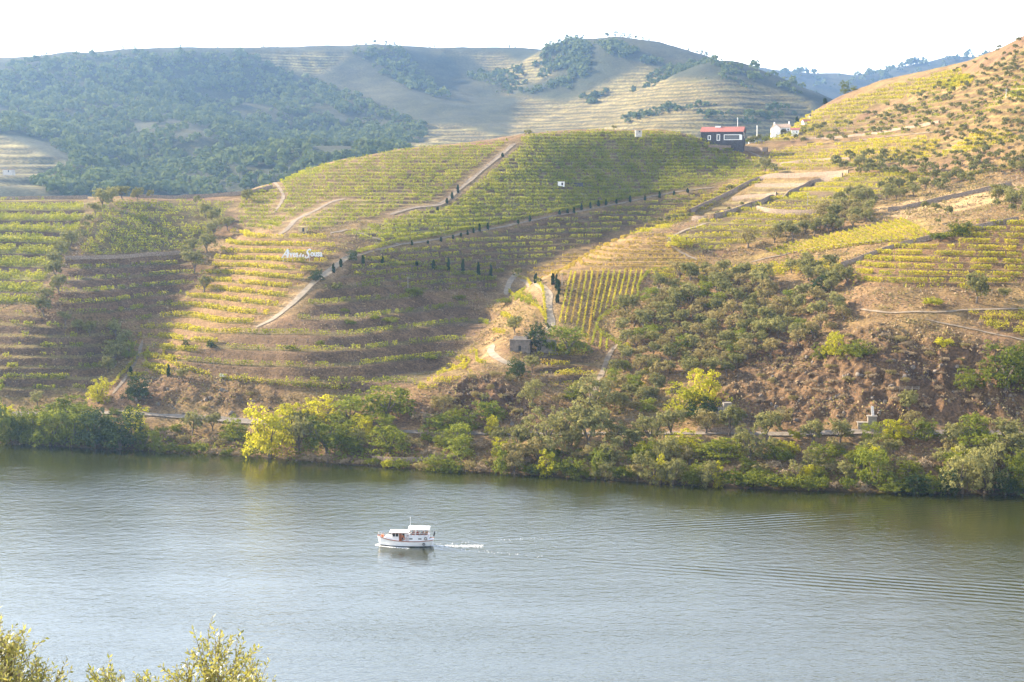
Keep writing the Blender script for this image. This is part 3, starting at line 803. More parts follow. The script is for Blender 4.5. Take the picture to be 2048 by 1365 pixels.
def crown_mesh(name, lobes, n, leaf, mat, seed, per=12, spread=.34, aspect=.7, core=True):
    r = np.random.default_rng(seed)
    L = np.array(lobes, float)
    pr = L[:, 3] ** 2; pr /= pr.sum()
    cl = []; cn = []; cr = []
    for i in range(int(per * len(L))):
        k = r.choice(len(L), p=pr)
        d = r.normal(size=3); d /= np.linalg.norm(d)
        if d[2] < -.55: d[2] *= -.5
        rr = L[k, 3] * r.uniform(.72, 1.0)
        cl.append(L[k, :3] + d * rr * np.array([1, 1, L[k, 4]])); cn.append(d); cr.append(L[k, 3] * spread)
    cl = np.array(cl); cn = np.array(cn); cr = np.array(cr)
    j = r.integers(0, len(cl), n)
    off = r.normal(size=(n, 3)); off /= np.linalg.norm(off, axis=1)[:, None]
    P = cl[j] + off * (cr[j] * r.uniform(.3, 1.0, n) ** .6)[:, None] * np.array([1, 1, .8])
    nr = cn[j] * .7 + off * .75
    V, Fc = leaf_quads(P, leaf, nr, seed + 1, aspect, .42)
    v = np.clip(r.uniform(0, 1, n) * .5 + r.uniform(0, 1, len(cl))[j] * .5, 0, 1)
    zmin = min(.02, V[:, 2].min())
    return np_mesh(name, V, Fc, mat, False, {'v': ('FACE', 'FLOAT', v)})

def tube(path, radii, k=6):
    path = np.array(path, float); V = []; Fc = []
    for i, p in enumerate(path):
        d = path[min(i + 1, len(path) - 1)] - path[max(i - 1, 0)]; d /= max(1e-6, np.linalg.norm(d))
        a = np.cross(d, [0.3, 1, 0.1]); a /= np.linalg.norm(a); b = np.cross(d, a)
        for q in range(k):
            w = 2 * math.pi * q / k
            V.append(p + radii[i] * (math.cos(w) * a + math.sin(w) * b))
    for i in range(len(path) - 1):
        for q in range(k):
            Fc.append([i * k + q, i * k + (q + 1) % k, (i + 1) * k + (q + 1) % k, (i + 1) * k + q])
    return V, Fc

def trunk_mesh(name, seed, h0=.34, r0=.035, limbs=4, spread=.25, lean=.05):
    r = random.Random(seed); V = []; Fc = []
    def add(path, rad_):
        v, f = tube(path, rad_); o = len(V); V.extend(v); Fc.extend([[a + o for a in q] for q in f])
    lx, ly = r.uniform(-lean, lean), r.uniform(-lean, lean)
    add([(0, 0, -.06), (lx * .3, ly * .3, h0 * .5), (lx, ly, h0)], [r0 * 1.5, r0, r0 * .85])
    for i in range(limbs):
        w = i * 2 * math.pi / limbs + r.uniform(-.4, .4); e = spread * r.uniform(.7, 1.1)
        add([(lx, ly, h0 - .02), (lx + math.cos(w) * e * .5, ly + math.sin(w) * e * .5, h0 + .16), (lx + math.cos(w) * e, ly + math.sin(w) * e, h0 + .38)],
            [r0 * .7, r0 * .45, r0 * .15])
    return np_mesh(name, V, Fc, M['bark'], True)

def lobes_round(seed, k=7, R=.27, zc=.58, sp=.24, flat=.9, zs=.16):
    r = random.Random(seed); out = [(0, 0, zc, R * 1.15, flat)]
    for i in range(k):
        w = i * 2.4 + r.uniform(-.3, .3); d = sp * r.uniform(.6, 1.15)
        out.append((math.cos(w) * d, math.sin(w) * d, zc + r.uniform(-zs, zs * 1.2), R * r.uniform(.55, .95), flat))
    return out

KIND = {}
def low(L, s, r=.25):
    q = random.Random(s + 5)
    return L + [(math.cos(i * 1.3 + q.random()) * .27, math.sin(i * 1.3 + q.random()) * .27, r * .72, r, .9) for i in range(5)]
def kind(name, mat, nvar, fn, trunk, n, leaf, per=12, spread=.34, aspect=.7):
    KIND[name] = [(crown_mesh(name + '_crown', fn(100 * len(KIND) + i), n, leaf, M[mat], 31 * len(KIND) + i, per, spread, aspect),
                   trunk_mesh(name + '_trunk', 50 * len(KIND) + i, **trunk) if trunk else None) for i in range(nvar)]
TR = dict(h0=.16, r0=.035, limbs=4, spread=.24)
kind('olive', 'olive', 6, lambda s: lobes_round(s, 7, .27, .50, .24, 1.05, .18), dict(h0=.2, r0=.03, limbs=4, spread=.2), 1700, .058, 12, .34)
kind('olive_dry', 'olive_brown', 4, lambda s: lobes_round(s, 7, .25, .46, .27, .95, .18), TR, 1000, .058, 9, .38)
kind('olive_small', 'olive', 5, lambda s: lobes_round(s, 5, .29, .50, .2, .9, .1), TR, 500, .10, 8, .34)
kind('green', 'green', 5, lambda s: low(lobes_round(s, 10, .27, .42, .27, .95, .26), s), TR, 2600, .045, 12, .33)
kind('light', 'light_green', 4, lambda s: low(lobes_round(s, 9, .26, .44, .27, .95, .24), s), TR, 2200, .048, 10, .38)
kind('dark', 'dark', 4, lambda s: low(lobes_round(s, 10, .29, .44, .24, 1.0, .22), s), TR, 2600, .048, 13, .3)
kind('yellow', 'yellow', 5, lambda s: low(lobes_round(s, 10, .26, .44, .27, 1.0, .28), s), TR, 2600, .046, 10, .36)
kind('bigolive', 'olive', 4, lambda s: low(lobes_round(s, 11, .26, .43, .28, .95, .24), s), TR, 2700, .042, 9, .3)
kind('tall', 'light_green', 3, lambda s: [(random.Random(s + q).uniform(-.14, .14), random.Random(s + q + 9).uniform(-.14, .14), .08 + .1 * q, .30 - .022 * q, 1.0) for q in range(9)], dict(h0=.3, r0=.03, limbs=3, spread=.12), 1500, .06, 9, .4)
kind('tall_yellow', 'yellow', 2, lambda s: [(random.Random(s + q).uniform(-.14, .14), random.Random(s + q + 9).uniform(-.14, .14), .08 + .1 * q, .30 - .022 * q, 1.0) for q in range(9)], dict(h0=.3, r0=.03, limbs=3, spread=.12), 1300, .06, 8, .42)
kind('shrub', 'green', 4, lambda s: lobes_round(s, 8, .28, .32, .28, .9, .12), None, 1000, .065, 10, .38)
kind('shrub_dry', 'dry', 4, lambda s: lobes_round(s, 6, .24, .32, .28, .8, .12), None, 520, .07, 10, .42)
kind('shrub_yellow', 'yellow', 3, lambda s: lobes_round(s, 6, .26, .34, .26, .9, .14), None, 800, .07, 10, .4)
kind('shrub_olive', 'olive_brown', 4, lambda s: lobes_round(s, 7, .28, .34, .27, .9, .12), None, 1000, .06, 10, .36)
kind('cypress', 'cypress', 3, lambda s: [(0, 0, .06 + .1 * q, .46 * max(0.0, math.sin(math.pi * min(.97, (.2 + q * .088)))) ** .7 + .05, .5) for q in range(9)], dict(h0=.3, r0=.08, limbs=0), 420, .24, 8, .3)
kind('pine', 'pine', 4, lambda s: low(lobes_round(s, 7, .27, .45, .22, .95, .2), s, .2), dict(h0=.4, r0=.035, limbs=3, spread=.18), 300, .12, 8, .4)
kind('olive_far', 'olive', 5, lambda s: lobes_round(s, 5, .29, .50, .2, .9, .1), None, 120, .17, 8, .34)

# land heights smoothed to 2 m for finding places
HF2 = h_fin(GXX, GYY)
def h_hit(x, y): return bil(HF2, x, y)
def place_px(px, py): return hit(px, py, h_hit, 440.0)

PLACED = []
DEFER = []
COUNT = {}
def put(kd, px, py, w, h, label, group, name=None, cat=None, at=None, rz=None, hmul=1.0, ground=None, _final=False):
    """a plant of kind kd whose foot is seen at (px, py) and which looks w by h (view pixels)"""
    x, y = at if at else place_px(px, py)
    PLACED.append((x, y, w * y / F * .5))
    if kd in ('olive', 'olive_dry', 'olive_small', 'bigolive') and not _final:
        DEFER.append((w, (kd, px, py, w, h, label, group, name, cat, (x, y), rz, hmul, ground)))
        return None
    z = float((ground or h_fin)(np.array([x]), np.array([y]))[0])
    W = w * y / F * 1.15; H = max(h * y / F - .06 * W, (.78 if 'olive' in kd and 'shrub' not in kd else .45) * W) * 1.16 * hmul
    i = COUNT.get(kd, 0); COUNT[kd] = i + 1
    cm, tm = KIND[kd][i % len(KIND[kd])]
    o = empty(name or NAMES[kd][0], (x, y, z - .15), random.uniform(0, 6.28) if rz is None else rz)
    tag(o, label, cat or NAMES[kd][1], group)
    c = link('crown' if tm else 'foliage', cm, o); s = (W * .98, W * .98, H * 1.02); c.scale = s
    if tm:
        t = link('trunk', tm, o); t.scale = s
    o['px'] = float(px); o['py'] = float(py)
    return o
NAMES = {'olive': ('olive_tree', 'olive tree'), 'olive_dry': ('olive_tree', 'olive tree'), 'olive_small': ('olive_tree', 'olive tree'), 'green': ('broadleaf_tree', 'tree'),
         'light': ('broadleaf_tree', 'tree'), 'dark': ('evergreen_tree', 'tree'), 'yellow': ('autumn_tree', 'tree'), 'bigolive': ('olive_tree', 'olive tree'),
         'tall': ('poplar_tree', 'tree'), 'tall_yellow': ('poplar_tree', 'tree'), 'shrub': ('shrub', 'shrub'), 'shrub_dry': ('dry_shrub', 'shrub'),
         'shrub_yellow': ('shrub', 'shrub'), 'shrub_olive': ('shrub', 'shrub'), 'cypress': ('cypress_tree', 'cypress'), 'pine': ('pine_tree', 'pine tree')}

# ---- trees along the river, one by one: kind, foot px, foot py, width px, height px, label
BANK = [
 ('tall', -8, 889, 70, 112, 'tall green tree cut by the left edge of the photo at the water'),
 ('green', 42, 886, 46, 70, 'small green tree at the waterline beside the leftmost tall tree'),
 ('green', 75, 880, 70, 78, 'green tree below the railway near the left edge'),
 ('green', 130, 858, 90, 78, 'bushy dark tree with sunlit yellow-green top at far left'),
 ('light', 100, 892, 60, 74, 'pale green leaning tree at the waterline at far left'),
 ('light', 142, 894, 52, 82, 'pale green feathery tree between two dark trees at the waterline'),
 ('dark', 190, 896, 66, 82, 'rounded dark oak at the waterline, left of its larger neighbour'),
 ('dark', 240, 900, 84, 80, 'broad dark oak overhanging the water at left'),
 ('yellow', 196, 806, 44, 50, 'yellow-green tree above the railway at the mouth of the left valley'),
 ('olive', 75, 812, 30, 26, 'small grey tree above the railway at far left'),
 ('dark', 276, 800, 50, 52, 'round dark tree on the foot of the lit hill beside a cypress'),
 ('olive', 366, 762, 26, 24, 'small olive bush beside the vine terrace above the rocks'),
 ('shrub', 230, 832, 24, 22, 'small green bush on the railway edge under the brown rocks'),
 ('green', 284, 902, 30, 40, 'small green tree right of the broad dark oak'),
 ('light', 310, 904, 28, 48, 'slim pale green tree on the waterline below the railway'),
 ('olive', 385, 868, 44, 38, 'grey-green bush on the slope between railway and water'),
 ('olive', 425, 862, 34, 34, 'rounded grey bush below the railway, right of a lower one'),
 ('green', 470, 884, 54, 54, 'green tree left of the bright yellow poplar'),
 ('yellow', 540, 916, 86, 112, 'large bright yellow poplar standing at the waterline'),
 ('yellow', 585, 862, 70, 62, 'bright yellow-green crown behind the yellow waterline poplar'),
 ('yellow', 640, 850, 74, 56, 'bright yellow-green crown in the middle of the bank trees'),
 ('light', 700, 856, 82, 72, 'pale grey-green willow beside the large round dark green tree'),
 ('green', 776, 838, 96, 86, 'large round dark green tree on the bank below the gully'),
 ('olive', 600, 908, 52, 74, 'grey-green tree at the water right of the yellow poplar'),
 ('green', 655, 906, 78, 84, 'leafy mid green tree in front of the pale willow'),
 ('yellow', 725, 878, 46, 52, 'small pale yellow round tree below the willow'),
 ('light', 770, 872, 50, 46, 'light green tree under the large round dark one'),
 ('green', 780, 906, 84, 66, 'green tree with yellow tips above a low stone bank'),
 ('shrub_dry', 850, 850, 60, 44, 'brown leafless thicket beside the overhanging brown bank'),
 ('light', 876, 866, 62, 42, 'light green fig bush left of a rounder green tree'),
 ('green', 922, 868, 58, 52, 'round bright green tree in the middle of the bank'),
 ('light', 977, 838, 66, 42, 'spreading light green tree against the bare brown bank'),
 ('yellow', 984, 870, 28, 40, 'small yellow-green tree right of the round bright green one'),
 ('olive_dry', 882, 832, 50, 50, 'olive brown bush on the crest of the brown bank'),
 ('olive_dry', 905, 842, 36, 36, 'yellowish brown bush under the crest of the brown bank'),
 ('dark', 1034, 755, 42, 40, 'dark round bush on the knoll below the ruin'),
 ('olive', 1064, 745, 32, 34, 'grey olive next to the dark round bush on the knoll'),
 ('bigolive', 1064, 806, 48, 58, 'dense grey-green tree in the shade under the knoll'),
 ('shrub_dry', 1098, 772, 34, 44, 'bare reddish brown bush in the shaded terraces'),
 ('green', 1150, 800, 44, 36, 'small green tree at the foot of the shaded terraces'),
 ('bigolive', 1190, 832, 90, 66, 'wide grey olive at the lower end of the shaded track'),
 ('dark', 1076, 702, 44, 56, 'dark dense tree growing against the stone ruin'),
 ('light', 1134, 708, 76, 62, 'bright green spreading tree right of the stone ruin'),
 ('olive', 1030, 668, 36, 24, 'low grey-green bush behind the stone ruin'),
 ('yellow', 1360, 496, 44, 30, 'bright yellow-green bush in the bend of the track'),
 ('olive_dry', 1496, 496, 40, 44, 'greyish brown tree between the terraces and the yellow rows'),
 ('olive_dry', 1549, 486, 32, 32, 'smaller greyish tree right of a taller one by the terraces'),
 ('yellow', 1408, 812, 72, 80, 'big yellow-green oak at the left end of the cliffs'),
 ('yellow', 1366, 832, 62, 62, 'golden tree in front of the big yellow-green oak'),
 ('dark', 1405, 838, 70, 50, 'shaded dark side tree under the big yellow-green oak'),
 ('green', 1642, 716, 32, 34, 'small dark green tree left of the trio above the cliffs'),
 ('yellow', 1671, 712, 46, 52, 'yellow-green round tree above the cliffs'),
 ('green', 1716, 716, 60, 46, 'dark olive green tree right of the yellow-green one above the cliffs'),
 ('green', 1934, 782, 46, 48, 'mid green bush hanging on the rocks at right'),
 ('green', 2012, 778, 92, 92, 'large leafy tree above the rocks at the right edge'),
 ('green', 2060, 760, 60, 70, 'large leafy tree cut by the right edge of the photo'),
 ('olive', 1818, 822, 40, 32, 'grey bush on top of the little tunnel-like rock'),
 ('shrub_yellow', 1865, 612, 46, 30, 'yellow-green bush on the bank below the right vine terraces'),
 ('olive', 1953, 606, 50, 62, 'feathery pale willow before the shaded bank at right'),
 ('olive', 2008, 600, 24, 22, 'small grey bush in the shade at the right edge'),
 ('green', 1918, 472, 40, 34, 'dark bush growing at the end of the upper stone wall'),
 ('shrub', 1880, 482, 40, 22, 'dark low thicket along the stone wall'),
 ('dark', 1638, 584, 38, 36, 'dark green tree at the upper edge of the olive hillside'),
 ('shrub_yellow', 1885, 700, 36, 36, 'yellow bush on the dry slope under the lowest right plot'),
 ('olive', 1660, 540, 32, 26, 'round olive at the left end of the right vine terraces'),
]
# ---- second row on the railway bench and row at the water on the right
BENCH = [(1090,905,86,62,'bigolive'),(1130,880,70,50,'bigolive'),(1178,900,84,62,'olive'),(1225,890,62,56,'bigolive'),(1262,905,52,50,'olive'),(1300,890,70,50,'bigolive'),
 (1345,876,60,44,'olive'),(1372,912,82,52,'yellow'),(1440,926,84,60,'green'),(1458,872,60,48,'olive'),(1500,920,70,56,'bigolive'),(1536,880,56,54,'olive'),(1412,868,56,42,'olive_dry'),
 (1590,882,30,24,'shrub_yellow'),(1622,892,52,46,'olive'),(1680,886,50,34,'olive'),(1576,908,42,30,'yellow'),(1744,884,42,40,'light'),(1790,880,64,46,'yellow'),
 (1852,882,46,48,'light'),(1905,890,44,32,'olive'),(1950,880,66,56,'light'),(2010,890,54,50,'olive'),(2048,900,60,60,'bigolive'),(1040,905,50,56,'olive'),(1075,930,60,40,'olive_dry'),(1000,895,40,34,'olive'),
 (1225,930,56,64,'bigolive'),(1180,925,44,48,'olive_dry'),(1285,925,60,50,'green'),(1330,925,60,50,'bigolive'),(1560,860,50,40,'olive_dry'),(1830,870,50,34,'olive_dry'),(1985,930,50,50,'bigolive')]
WATER = [(745,932,30,18,'shrub'),(775,938,28,22,'shrub_yellow'),(800,940,40,22,'shrub'),(720,930,26,14,'shrub_dry'),(690,928,26,14,'shrub_dry'),(870,946,44,36,'green'),(905,946,50,28,'shrub'),(940,946,34,26,'shrub_olive'),
 (962,948,40,26,'shrub_dry'),(1003,950,38,52,'tall'),(1030,950,40,34,'olive_dry'),(1060,952,40,26,'shrub'),(1092,953,50,54,'tall_yellow'),(1125,955,44,38,'shrub'),(1155,958,50,44,'green'),(1190,960,24,56,'tall'),
 (1210,961,46,38,'bigolive'),(1245,963,46,34,'shrub'),(1275,964,40,38,'olive_dry'),(1305,966,60,66,'bigolive'),(1345,969,56,64,'bigolive'),(1322,967,30,50,'yellow'),(1385,971,42,52,'green'),(1412,973,46,60,'bigolive'),(1436,975,30,46,'tall_yellow'),
 (1470,976,56,40,'shrub'),(1505,978,50,38,'shrub'),(1540,980,50,34,'shrub'),(1575,981,44,30,'shrub'),(1608,982,44,34,'shrub'),(1640,984,40,34,'shrub'),(1670,985,34,26,'shrub_dry'),
 (1700,985,36,32,'shrub'),(1745,972,60,80,'light'),(1722,986,34,30,'shrub_dry'),(1790,986,60,40,'green'),(1830,987,60,42,'dark'),(1870,988,60,44,'green'),(1925,986,80,100,'bigolive'),(1970,985,70,96,'bigolive'),
 (2010,989,60,50,'dark'),(2050,989,70,70,'green'),(1900,988,50,50,'dark'),(335,908,36,26,'shrub'),(365,909,34,22,'shrub'),(398,910,34,28,'shrub'),(430,912,30,20,'shrub_dry'),(455,912,28,18,'shrub'),(478,914,26,18,'shrub_dry'),(500,915,30,24,'shrub'),
 (845,944,34,20,'shrub_olive'),(620,924,30,20,'shrub_dry'),(650,926,34,20,'shrub_dry'),(20,890,40,30,'shrub'),(60,892,40,34,'shrub'),(340,880,34,20,'shrub_dry'),(365,888,30,20,'shrub_olive'),(420,892,34,22,'shrub_dry'),(445,895,30,20,'shrub_olive'),(820,900,50,30,'shrub_olive'),(860,915,40,22,'shrub_dry'),
 (1550,940,40,24,'shrub_dry'),(1600,950,50,28,'shrub_dry'),(1650,945,50,26,'shrub_olive'),(1690,930,44,22,'shrub_dry'),(1640,915,44,22,'shrub_dry'),(1810,930,40,26,'shrub_dry'),(1850,940,50,30,'shrub_dry'),(1520,950,40,26,'shrub_olive')]
for kd, px, py, w, h, lab in BANK: put(kd, px, py, w * 1.16, h * 1.06, lab, None)
ADJ = {'bigolive': 'grey-green olive', 'olive': 'rounded grey olive', 'yellow': 'yellow-green tree', 'green': 'mid green tree', 'olive_dry': 'brownish olive', 'light': 'light green tree', 'shrub_yellow': 'yellow shrub',
       'shrub': 'green shrub', 'shrub_dry': 'dry brown shrub', 'shrub_olive': 'dull olive shrub', 'tall': 'slim pale green tree', 'tall_yellow': 'slim bright yellow tree', 'dark': 'dark green tree'}
def side(px):
    for lim, s in ((500, 'left of the yellow poplar'), (760, 'right of the yellow poplar'), (1000, 'below the brown bank'), (1240, 'below the knoll'), (1480, 'below the big yellow oak'), (1720, 'below the cliffs'), (1900, 'below the concrete culvert'), (9999, 'near the right edge')):
        if px < lim: return s
seen = {}
ORD = ['first', 'second', 'third', 'fourth', 'fifth', 'sixth', 'seventh', 'eighth', 'ninth', 'tenth', 'eleventh', 'twelfth', 'thirteenth', 'fourteenth', 'fifteenth', 'sixteenth', 'seventeenth', 'eighteenth', 'nineteenth', 'twentieth']
for rows_, place_, grp in ((sorted(BENCH), 'on the railway bench', 'trees along the railway bench'), (sorted(WATER), 'at the waterline', 'bushes and trees along the waterline')):
    for px, py, w, h, kd in rows_:
        key = (kd, place_, side(px)); seen[key] = seen.get(key, 0) + 1
        n_ = sum(1 for q in rows_ if (q[4], side(q[0])) == (kd, side(px)))
        lab = ADJ[kd] + ' ' + place_ + ' ' + side(px) + ('' if n_ == 1 else ', %s from the left' % ORD[seen[key] - 1])
        put(kd, px, py, w * 1.15, h * (1.08 if 'shrub' not in kd else 1.4), lab, grp)

# ---- olive lines on the left hill
LINE1 = [(205,412,36,27),(225,402,30,25),(245,398,28,22),(275,398,25,18),(300,396,20,16),(190,430,26,22),(180,447,22,18),(172,460,20,20),(165,478,22,22),(140,498,36,32),(120,516,36,32),(110,536,30,30),(108,556,36,32),
         (118,584,36,34),(95,604,32,30),(88,630,40,38),(130,646,25,20),(155,660,25,20),(180,670,30,22),(232,672,30,25),(250,694,35,28),(230,728,45,38),(215,742,30,30)]
LINE2 = [(412,432,26,24),(425,444,26,24),(435,436,22,20),(428,470,34,26),(455,458,26,20),(385,504,28,28),(415,503,36,32),(388,544,42,42),(372,515,26,24),(408,582,32,28),(395,410,18,20),(495,402,26,22)]
for i, (px, py, w, h) in enumerate(sorted(LINE1, key=lambda q: q[1])):
    put('olive', px, py + 3, w * 1.2, h * 1.2, 'olive tree, %s from the top of the line dividing the left terraces' % (ORD + ['twenty first', 'twenty second', 'twenty third'])[i], 'olive trees in the line down the left hill')
for i, (px, py, w, h) in enumerate(sorted(LINE2, key=lambda q: q[1])):
    put('olive', px, py + 3, w * 1.2, h * 1.2, 'olive tree, %s from the top in the upper gully of the left hill' % ORD[i], 'olive trees in the left gully')
put('light', 258, 716, 30, 36, 'bright green tree at the foot of the lit vine hill', None)
put('dark', 632, 562, 34, 26, 'dark tree with a bare trunk beside the climbing dirt road', None)
put('dark', 706, 522, 22, 24, 'small round dark tree at the bend of the cypress road', None)
put('olive', 676, 590, 26, 32, 'grey bush under the cypress road on the shaded bank', None)
for px, py, w, h, s in [(372,694,18,16,'left'), (422,696,20,18,'right')]: put('dark', px, py, w, h, 'small dark bush on the brown bank, %s of the pair' % s, None)
for i, (px, py, w, h) in enumerate([(580,700,24,16),(640,690,22,16),(700,650,26,18),(780,648,34,22),(830,590,46,26),(690,625,20,14),(860,720,30,18),(920,600,26,16),(1010,610,40,18),(750,640,24,18)]):
    put('shrub', px, py, w, h, 'dark scrub bush on the shaded banks facing the river', 'dark bushes on the shaded banks')
put('olive', 1034, 557, 26, 18, 'small grey olive at the head of the gully', None)
put('olive', 1078, 571, 18, 16, 'small grey olive beside the cypresses at the road', None)
put('olive', 1056, 276, 18, 14, 'round tree alone on the crest of the middle hill', None)
put('olive', 1228, 262, 14, 12, 'small round tree on the crest right of the middle', None)

# ---- scattered groves
def grove(poly, n, wr, kinds, label, group, gap=.75, hr=(.8, 1.05), seed=1, tries=40, ground=None, hitf=None, anyk=None):
    r = random.Random(seed); got = 0
    X = [p[0] for p in poly]; Y = [p[1] for p in poly]
    for _ in range(n * tries):
        if got >= n: break
        px, py = r.uniform(min(X), max(X)), r.uniform(min(Y), max(Y))
        if not in_poly(np.array([px]), np.array([py]), poly)[0]: continue
        w = r.uniform(*wr)
        x, y = (hitf or place_px)(px, py)
        R = w * y / F * .5
        if any(abs(x - a) < 14 and math.hypot(x - a, y - b) < (R + c) * gap for a, b, c in PLACED): continue
        kd = r.choice(kinds)
        put(kd, px, py, w, w * r.uniform(*hr), label[kd] if isinstance(label, dict) else label, group, at=(x, y))
        got += 1
    return got
lab1 = {'olive': 'grey-green olive in the dense hillside grove', 'olive_dry': 'brownish olive in the dense hillside grove',
        'light': 'pale green tree in the dense hillside grove', 'yellow': 'yellow-green tree in the dense hillside grove',
        'shrub': 'green bush in the dense hillside grove', 'shrub_olive': 'low olive bush in the dense hillside grove'}
g = 0
g += grove([(1245,700),(1240,640),(1275,605),(1330,575),(1345,552),(1500,550),(1560,590),(1640,600),(1700,622),(1690,650),(1600,700),(1530,720),(1470,750),(1400,770),(1330,760),(1300,830),(1215,830),(1210,790)],
      150, (30, 52), ['olive'] * 7 + ['olive_dry'] * 4 + ['light'] + ['shrub_olive'], lab1, 'trees of the dense olive hillside', .66, (.75, 1.0), 3)
g += grove([(1245,700),(1330,575),(1500,550),(1700,622),(1690,660),(1530,730),(1400,780),(1215,830)], 26, (16, 28), ['shrub_olive', 'shrub', 'yellow', 'olive'], lab1, 'trees of the dense olive hillside', .5, (.8, 1.0), 4)
g += grove([(1560,545),(1600,528),(1650,530),(1690,560),(1700,585),(1660,590),(1600,570)], 10, (30, 44), ['olive'], 'olive tree in the clump below the golden vine strip', 'olives below the golden strip', .6, seed=5)
print('dense grove', g)
g = grove([(1540,480),(1600,455),(1640,432),(1720,418),(1750,440),(1700,462),(1640,470),(1580,490)], 26, (28, 40), ['olive', 'olive', 'olive_dry'], 'olive tree in the clump left of the dry field', 'olives left of the dry field', .6, seed=6)
g += grove([(1650,425),(1700,395),(1800,372),(1900,360),(1980,352),(1960,372),(1850,392),(1760,412),(1700,440)], 44, (20, 32), ['olive'], 'olive tree in the band above the dry stone wall', 'olives above the dry stone wall', .62, seed=7)
g += grove([(1650,335),(1700,312),(1780,315),(1860,335),(1880,352),(1800,358),(1700,350)], 42, (18, 28), ['olive'], 'olive tree in the dark clump in the middle of the right hillside', 'olives in the middle of the right hillside', .6, seed=8)
g += grove([(1860,350),(1900,325),(2000,300),(2070,285),(2070,345),(1960,352)], 36, (18, 28), ['olive'], 'olive tree in the band below the right hillside plots', 'olives at the right edge', .62, seed=9)
g += grove([(2000,440),(1960,420),(2000,395),(2070,385),(2070,440)], 12, (26, 36), ['olive'], 'olive tree in the clump under the dry field at the right edge', 'olives under the dry field', .62, seed=10)
for i, (px, py, w, h) in enumerate([(1850,425,24,26),(1872,428,26,26),(1897,438,26,30),(1875,450,18,18),(1483,415,14,14),(1458,424,12,12),(1435,432,12,12),(1530,345,34,22),(1460,385,20,14),(1548,350,26,22),(1515,342,16,14),(1936,465,26,20)]):
    put('olive', px, py, w, h, ['left one of three olives on the bare ground by the dry field', 'middle one of three olives on the bare ground by the dry field', 'right one of three olives on the bare ground by the dry field',
        'small lone olive below the three on bare ground', 'highest of three young olives in the walled yard', 'middle of three young olives in the walled yard', 'lowest of three young olives in the walled yard',
        'broad olive at the top of the walled yard', 'olive beside the upper stone wall', 'right hand olive at the top of the walled yard', 'smaller left olive at the top of the walled yard', 'olive at the foot of the upper right stone wall'][i], None)
for px in range(1290, 1395, 15): put('olive', px, 452 - (px - 1290) * .14, 17, 16, 'small round olive in the row along the lower yard edge', 'row of small olives at the lower yard edge')
uh = 'olive tree on the high bare hillside'
g += grove([(1560,288),(1620,270),(1680,262),(1760,230),(1860,185),(1950,150),(2080,90),(2080,280),(1950,300),(1860,272),(1700,283),(1600,292)], 190, (11, 19), ['olive_small'], uh, 'olives on the high right hillside', .62, seed=12)
g += grove([(1600,268),(1690,240),(1800,200),(1930,135),(2080,60),(2080,200),(1900,230),(1750,255)], 80, (9, 16), ['olive_small'], uh, 'olives on the high right hillside', .55, seed=13)
g += grove([(1720,330),(1800,300),(1900,280),(2060,240),(2060,290),(1900,320)], 40, (12, 18), ['olive_small'], 'olive tree on the bare strips between the pale vine plots', 'olives between the pale plots', .9, seed=14)
g += grove([(1495,262),(1530,240),(1560,235),(1600,255),(1650,262),(1640,275),(1560,272),(1500,278)], 14, (12, 20), ['green', 'olive'], {'green': 'green garden tree near the white houses', 'olive': 'grey garden tree near the white houses'}, 'trees around the white houses', .4, seed=15)
print('olive upper', g)
# bushes on cliffs and dry slopes
g = grove([(1480,760),(1560,700),(1700,660),(1900,680),(1990,700),(1950,820),(1700,840),(1500,830)], 85, (14, 32), ['shrub_dry', 'shrub_dry', 'shrub_olive'], {'shrub_dry': 'dry reddish bush clinging to the rocky slope', 'shrub_olive': 'olive brown bush clinging to the rocky slope'}, 'bushes on the rocky slope', .5, (.6, .8), seed=16)
g += grove([(300,765),(480,765),(560,800),(500,835),(240,820)], 12, (12, 24), ['shrub_dry', 'shrub_olive'], {'shrub_dry': 'dry bush on the brown rocks above the railway', 'shrub_olive': 'olive bush on the brown rocks above the railway'}, 'bushes on the rocks above the railway', .6, (.6, .8), seed=17)
g += grove([(300,845),(560,858),(520,905),(330,900)], 14, (18, 30), ['shrub_dry', 'shrub_olive', 'shrub'], {'shrub_dry': 'dry bush between the railway and the water at left', 'shrub_olive': 'olive bush between the railway and the water at left', 'shrub': 'green bush between the railway and the water at left'}, 'bushes on the left embankment', .5, (.6, .9), seed=18)
g += grove([(860,790),(960,745),(1130,780),(1180,830),(1100,860),(900,860)], 22, (18, 34), ['shrub_dry', 'shrub_olive', 'olive_dry'], {'shrub_dry': 'dry bush on the brown slope below the knoll', 'shrub_olive': 'olive bush on the brown slope below the knoll', 'olive_dry': 'brownish tree on the brown slope below the knoll'}, 'bushes below the knoll', .5, (.6, .9), seed=19)
g += grove([(850,880),(1050,900),(1450,930),(1750,940),(1900,930),(1900,960),(1500,968),(1100,945),(850,935)], 40, (26, 44), ['shrub_dry', 'shrub_olive', 'shrub'], {'shrub_dry': 'dry bush on the embankment above the water', 'shrub_olive': 'olive bush on the embankment above the water', 'shrub': 'green bush on the embankment above the water'}, 'bushes on the right embankment', .45, (.6, .9), seed=20)
g += grove([(830,880),(1050,890),(1450,905),(1750,905),(2040,905),(2040,965),(1850,968),(1500,962),(1100,945),(840,930)], 46, (40, 66), ['bigolive', 'olive', 'green', 'olive_dry', 'green', 'yellow', 'light'], {'yellow': 'yellow-green tree on the lower embankment', 'bigolive': 'dense grey-green tree on the lower embankment', 'olive': 'round olive on the lower embankment',
      'green': 'mid green tree on the lower embankment', 'olive_dry': 'brownish olive on the lower embankment', 'light': 'light green tree on the lower embankment'}, 'trees on the lower right embankment', .42, (.75, 1.0), seed=21)
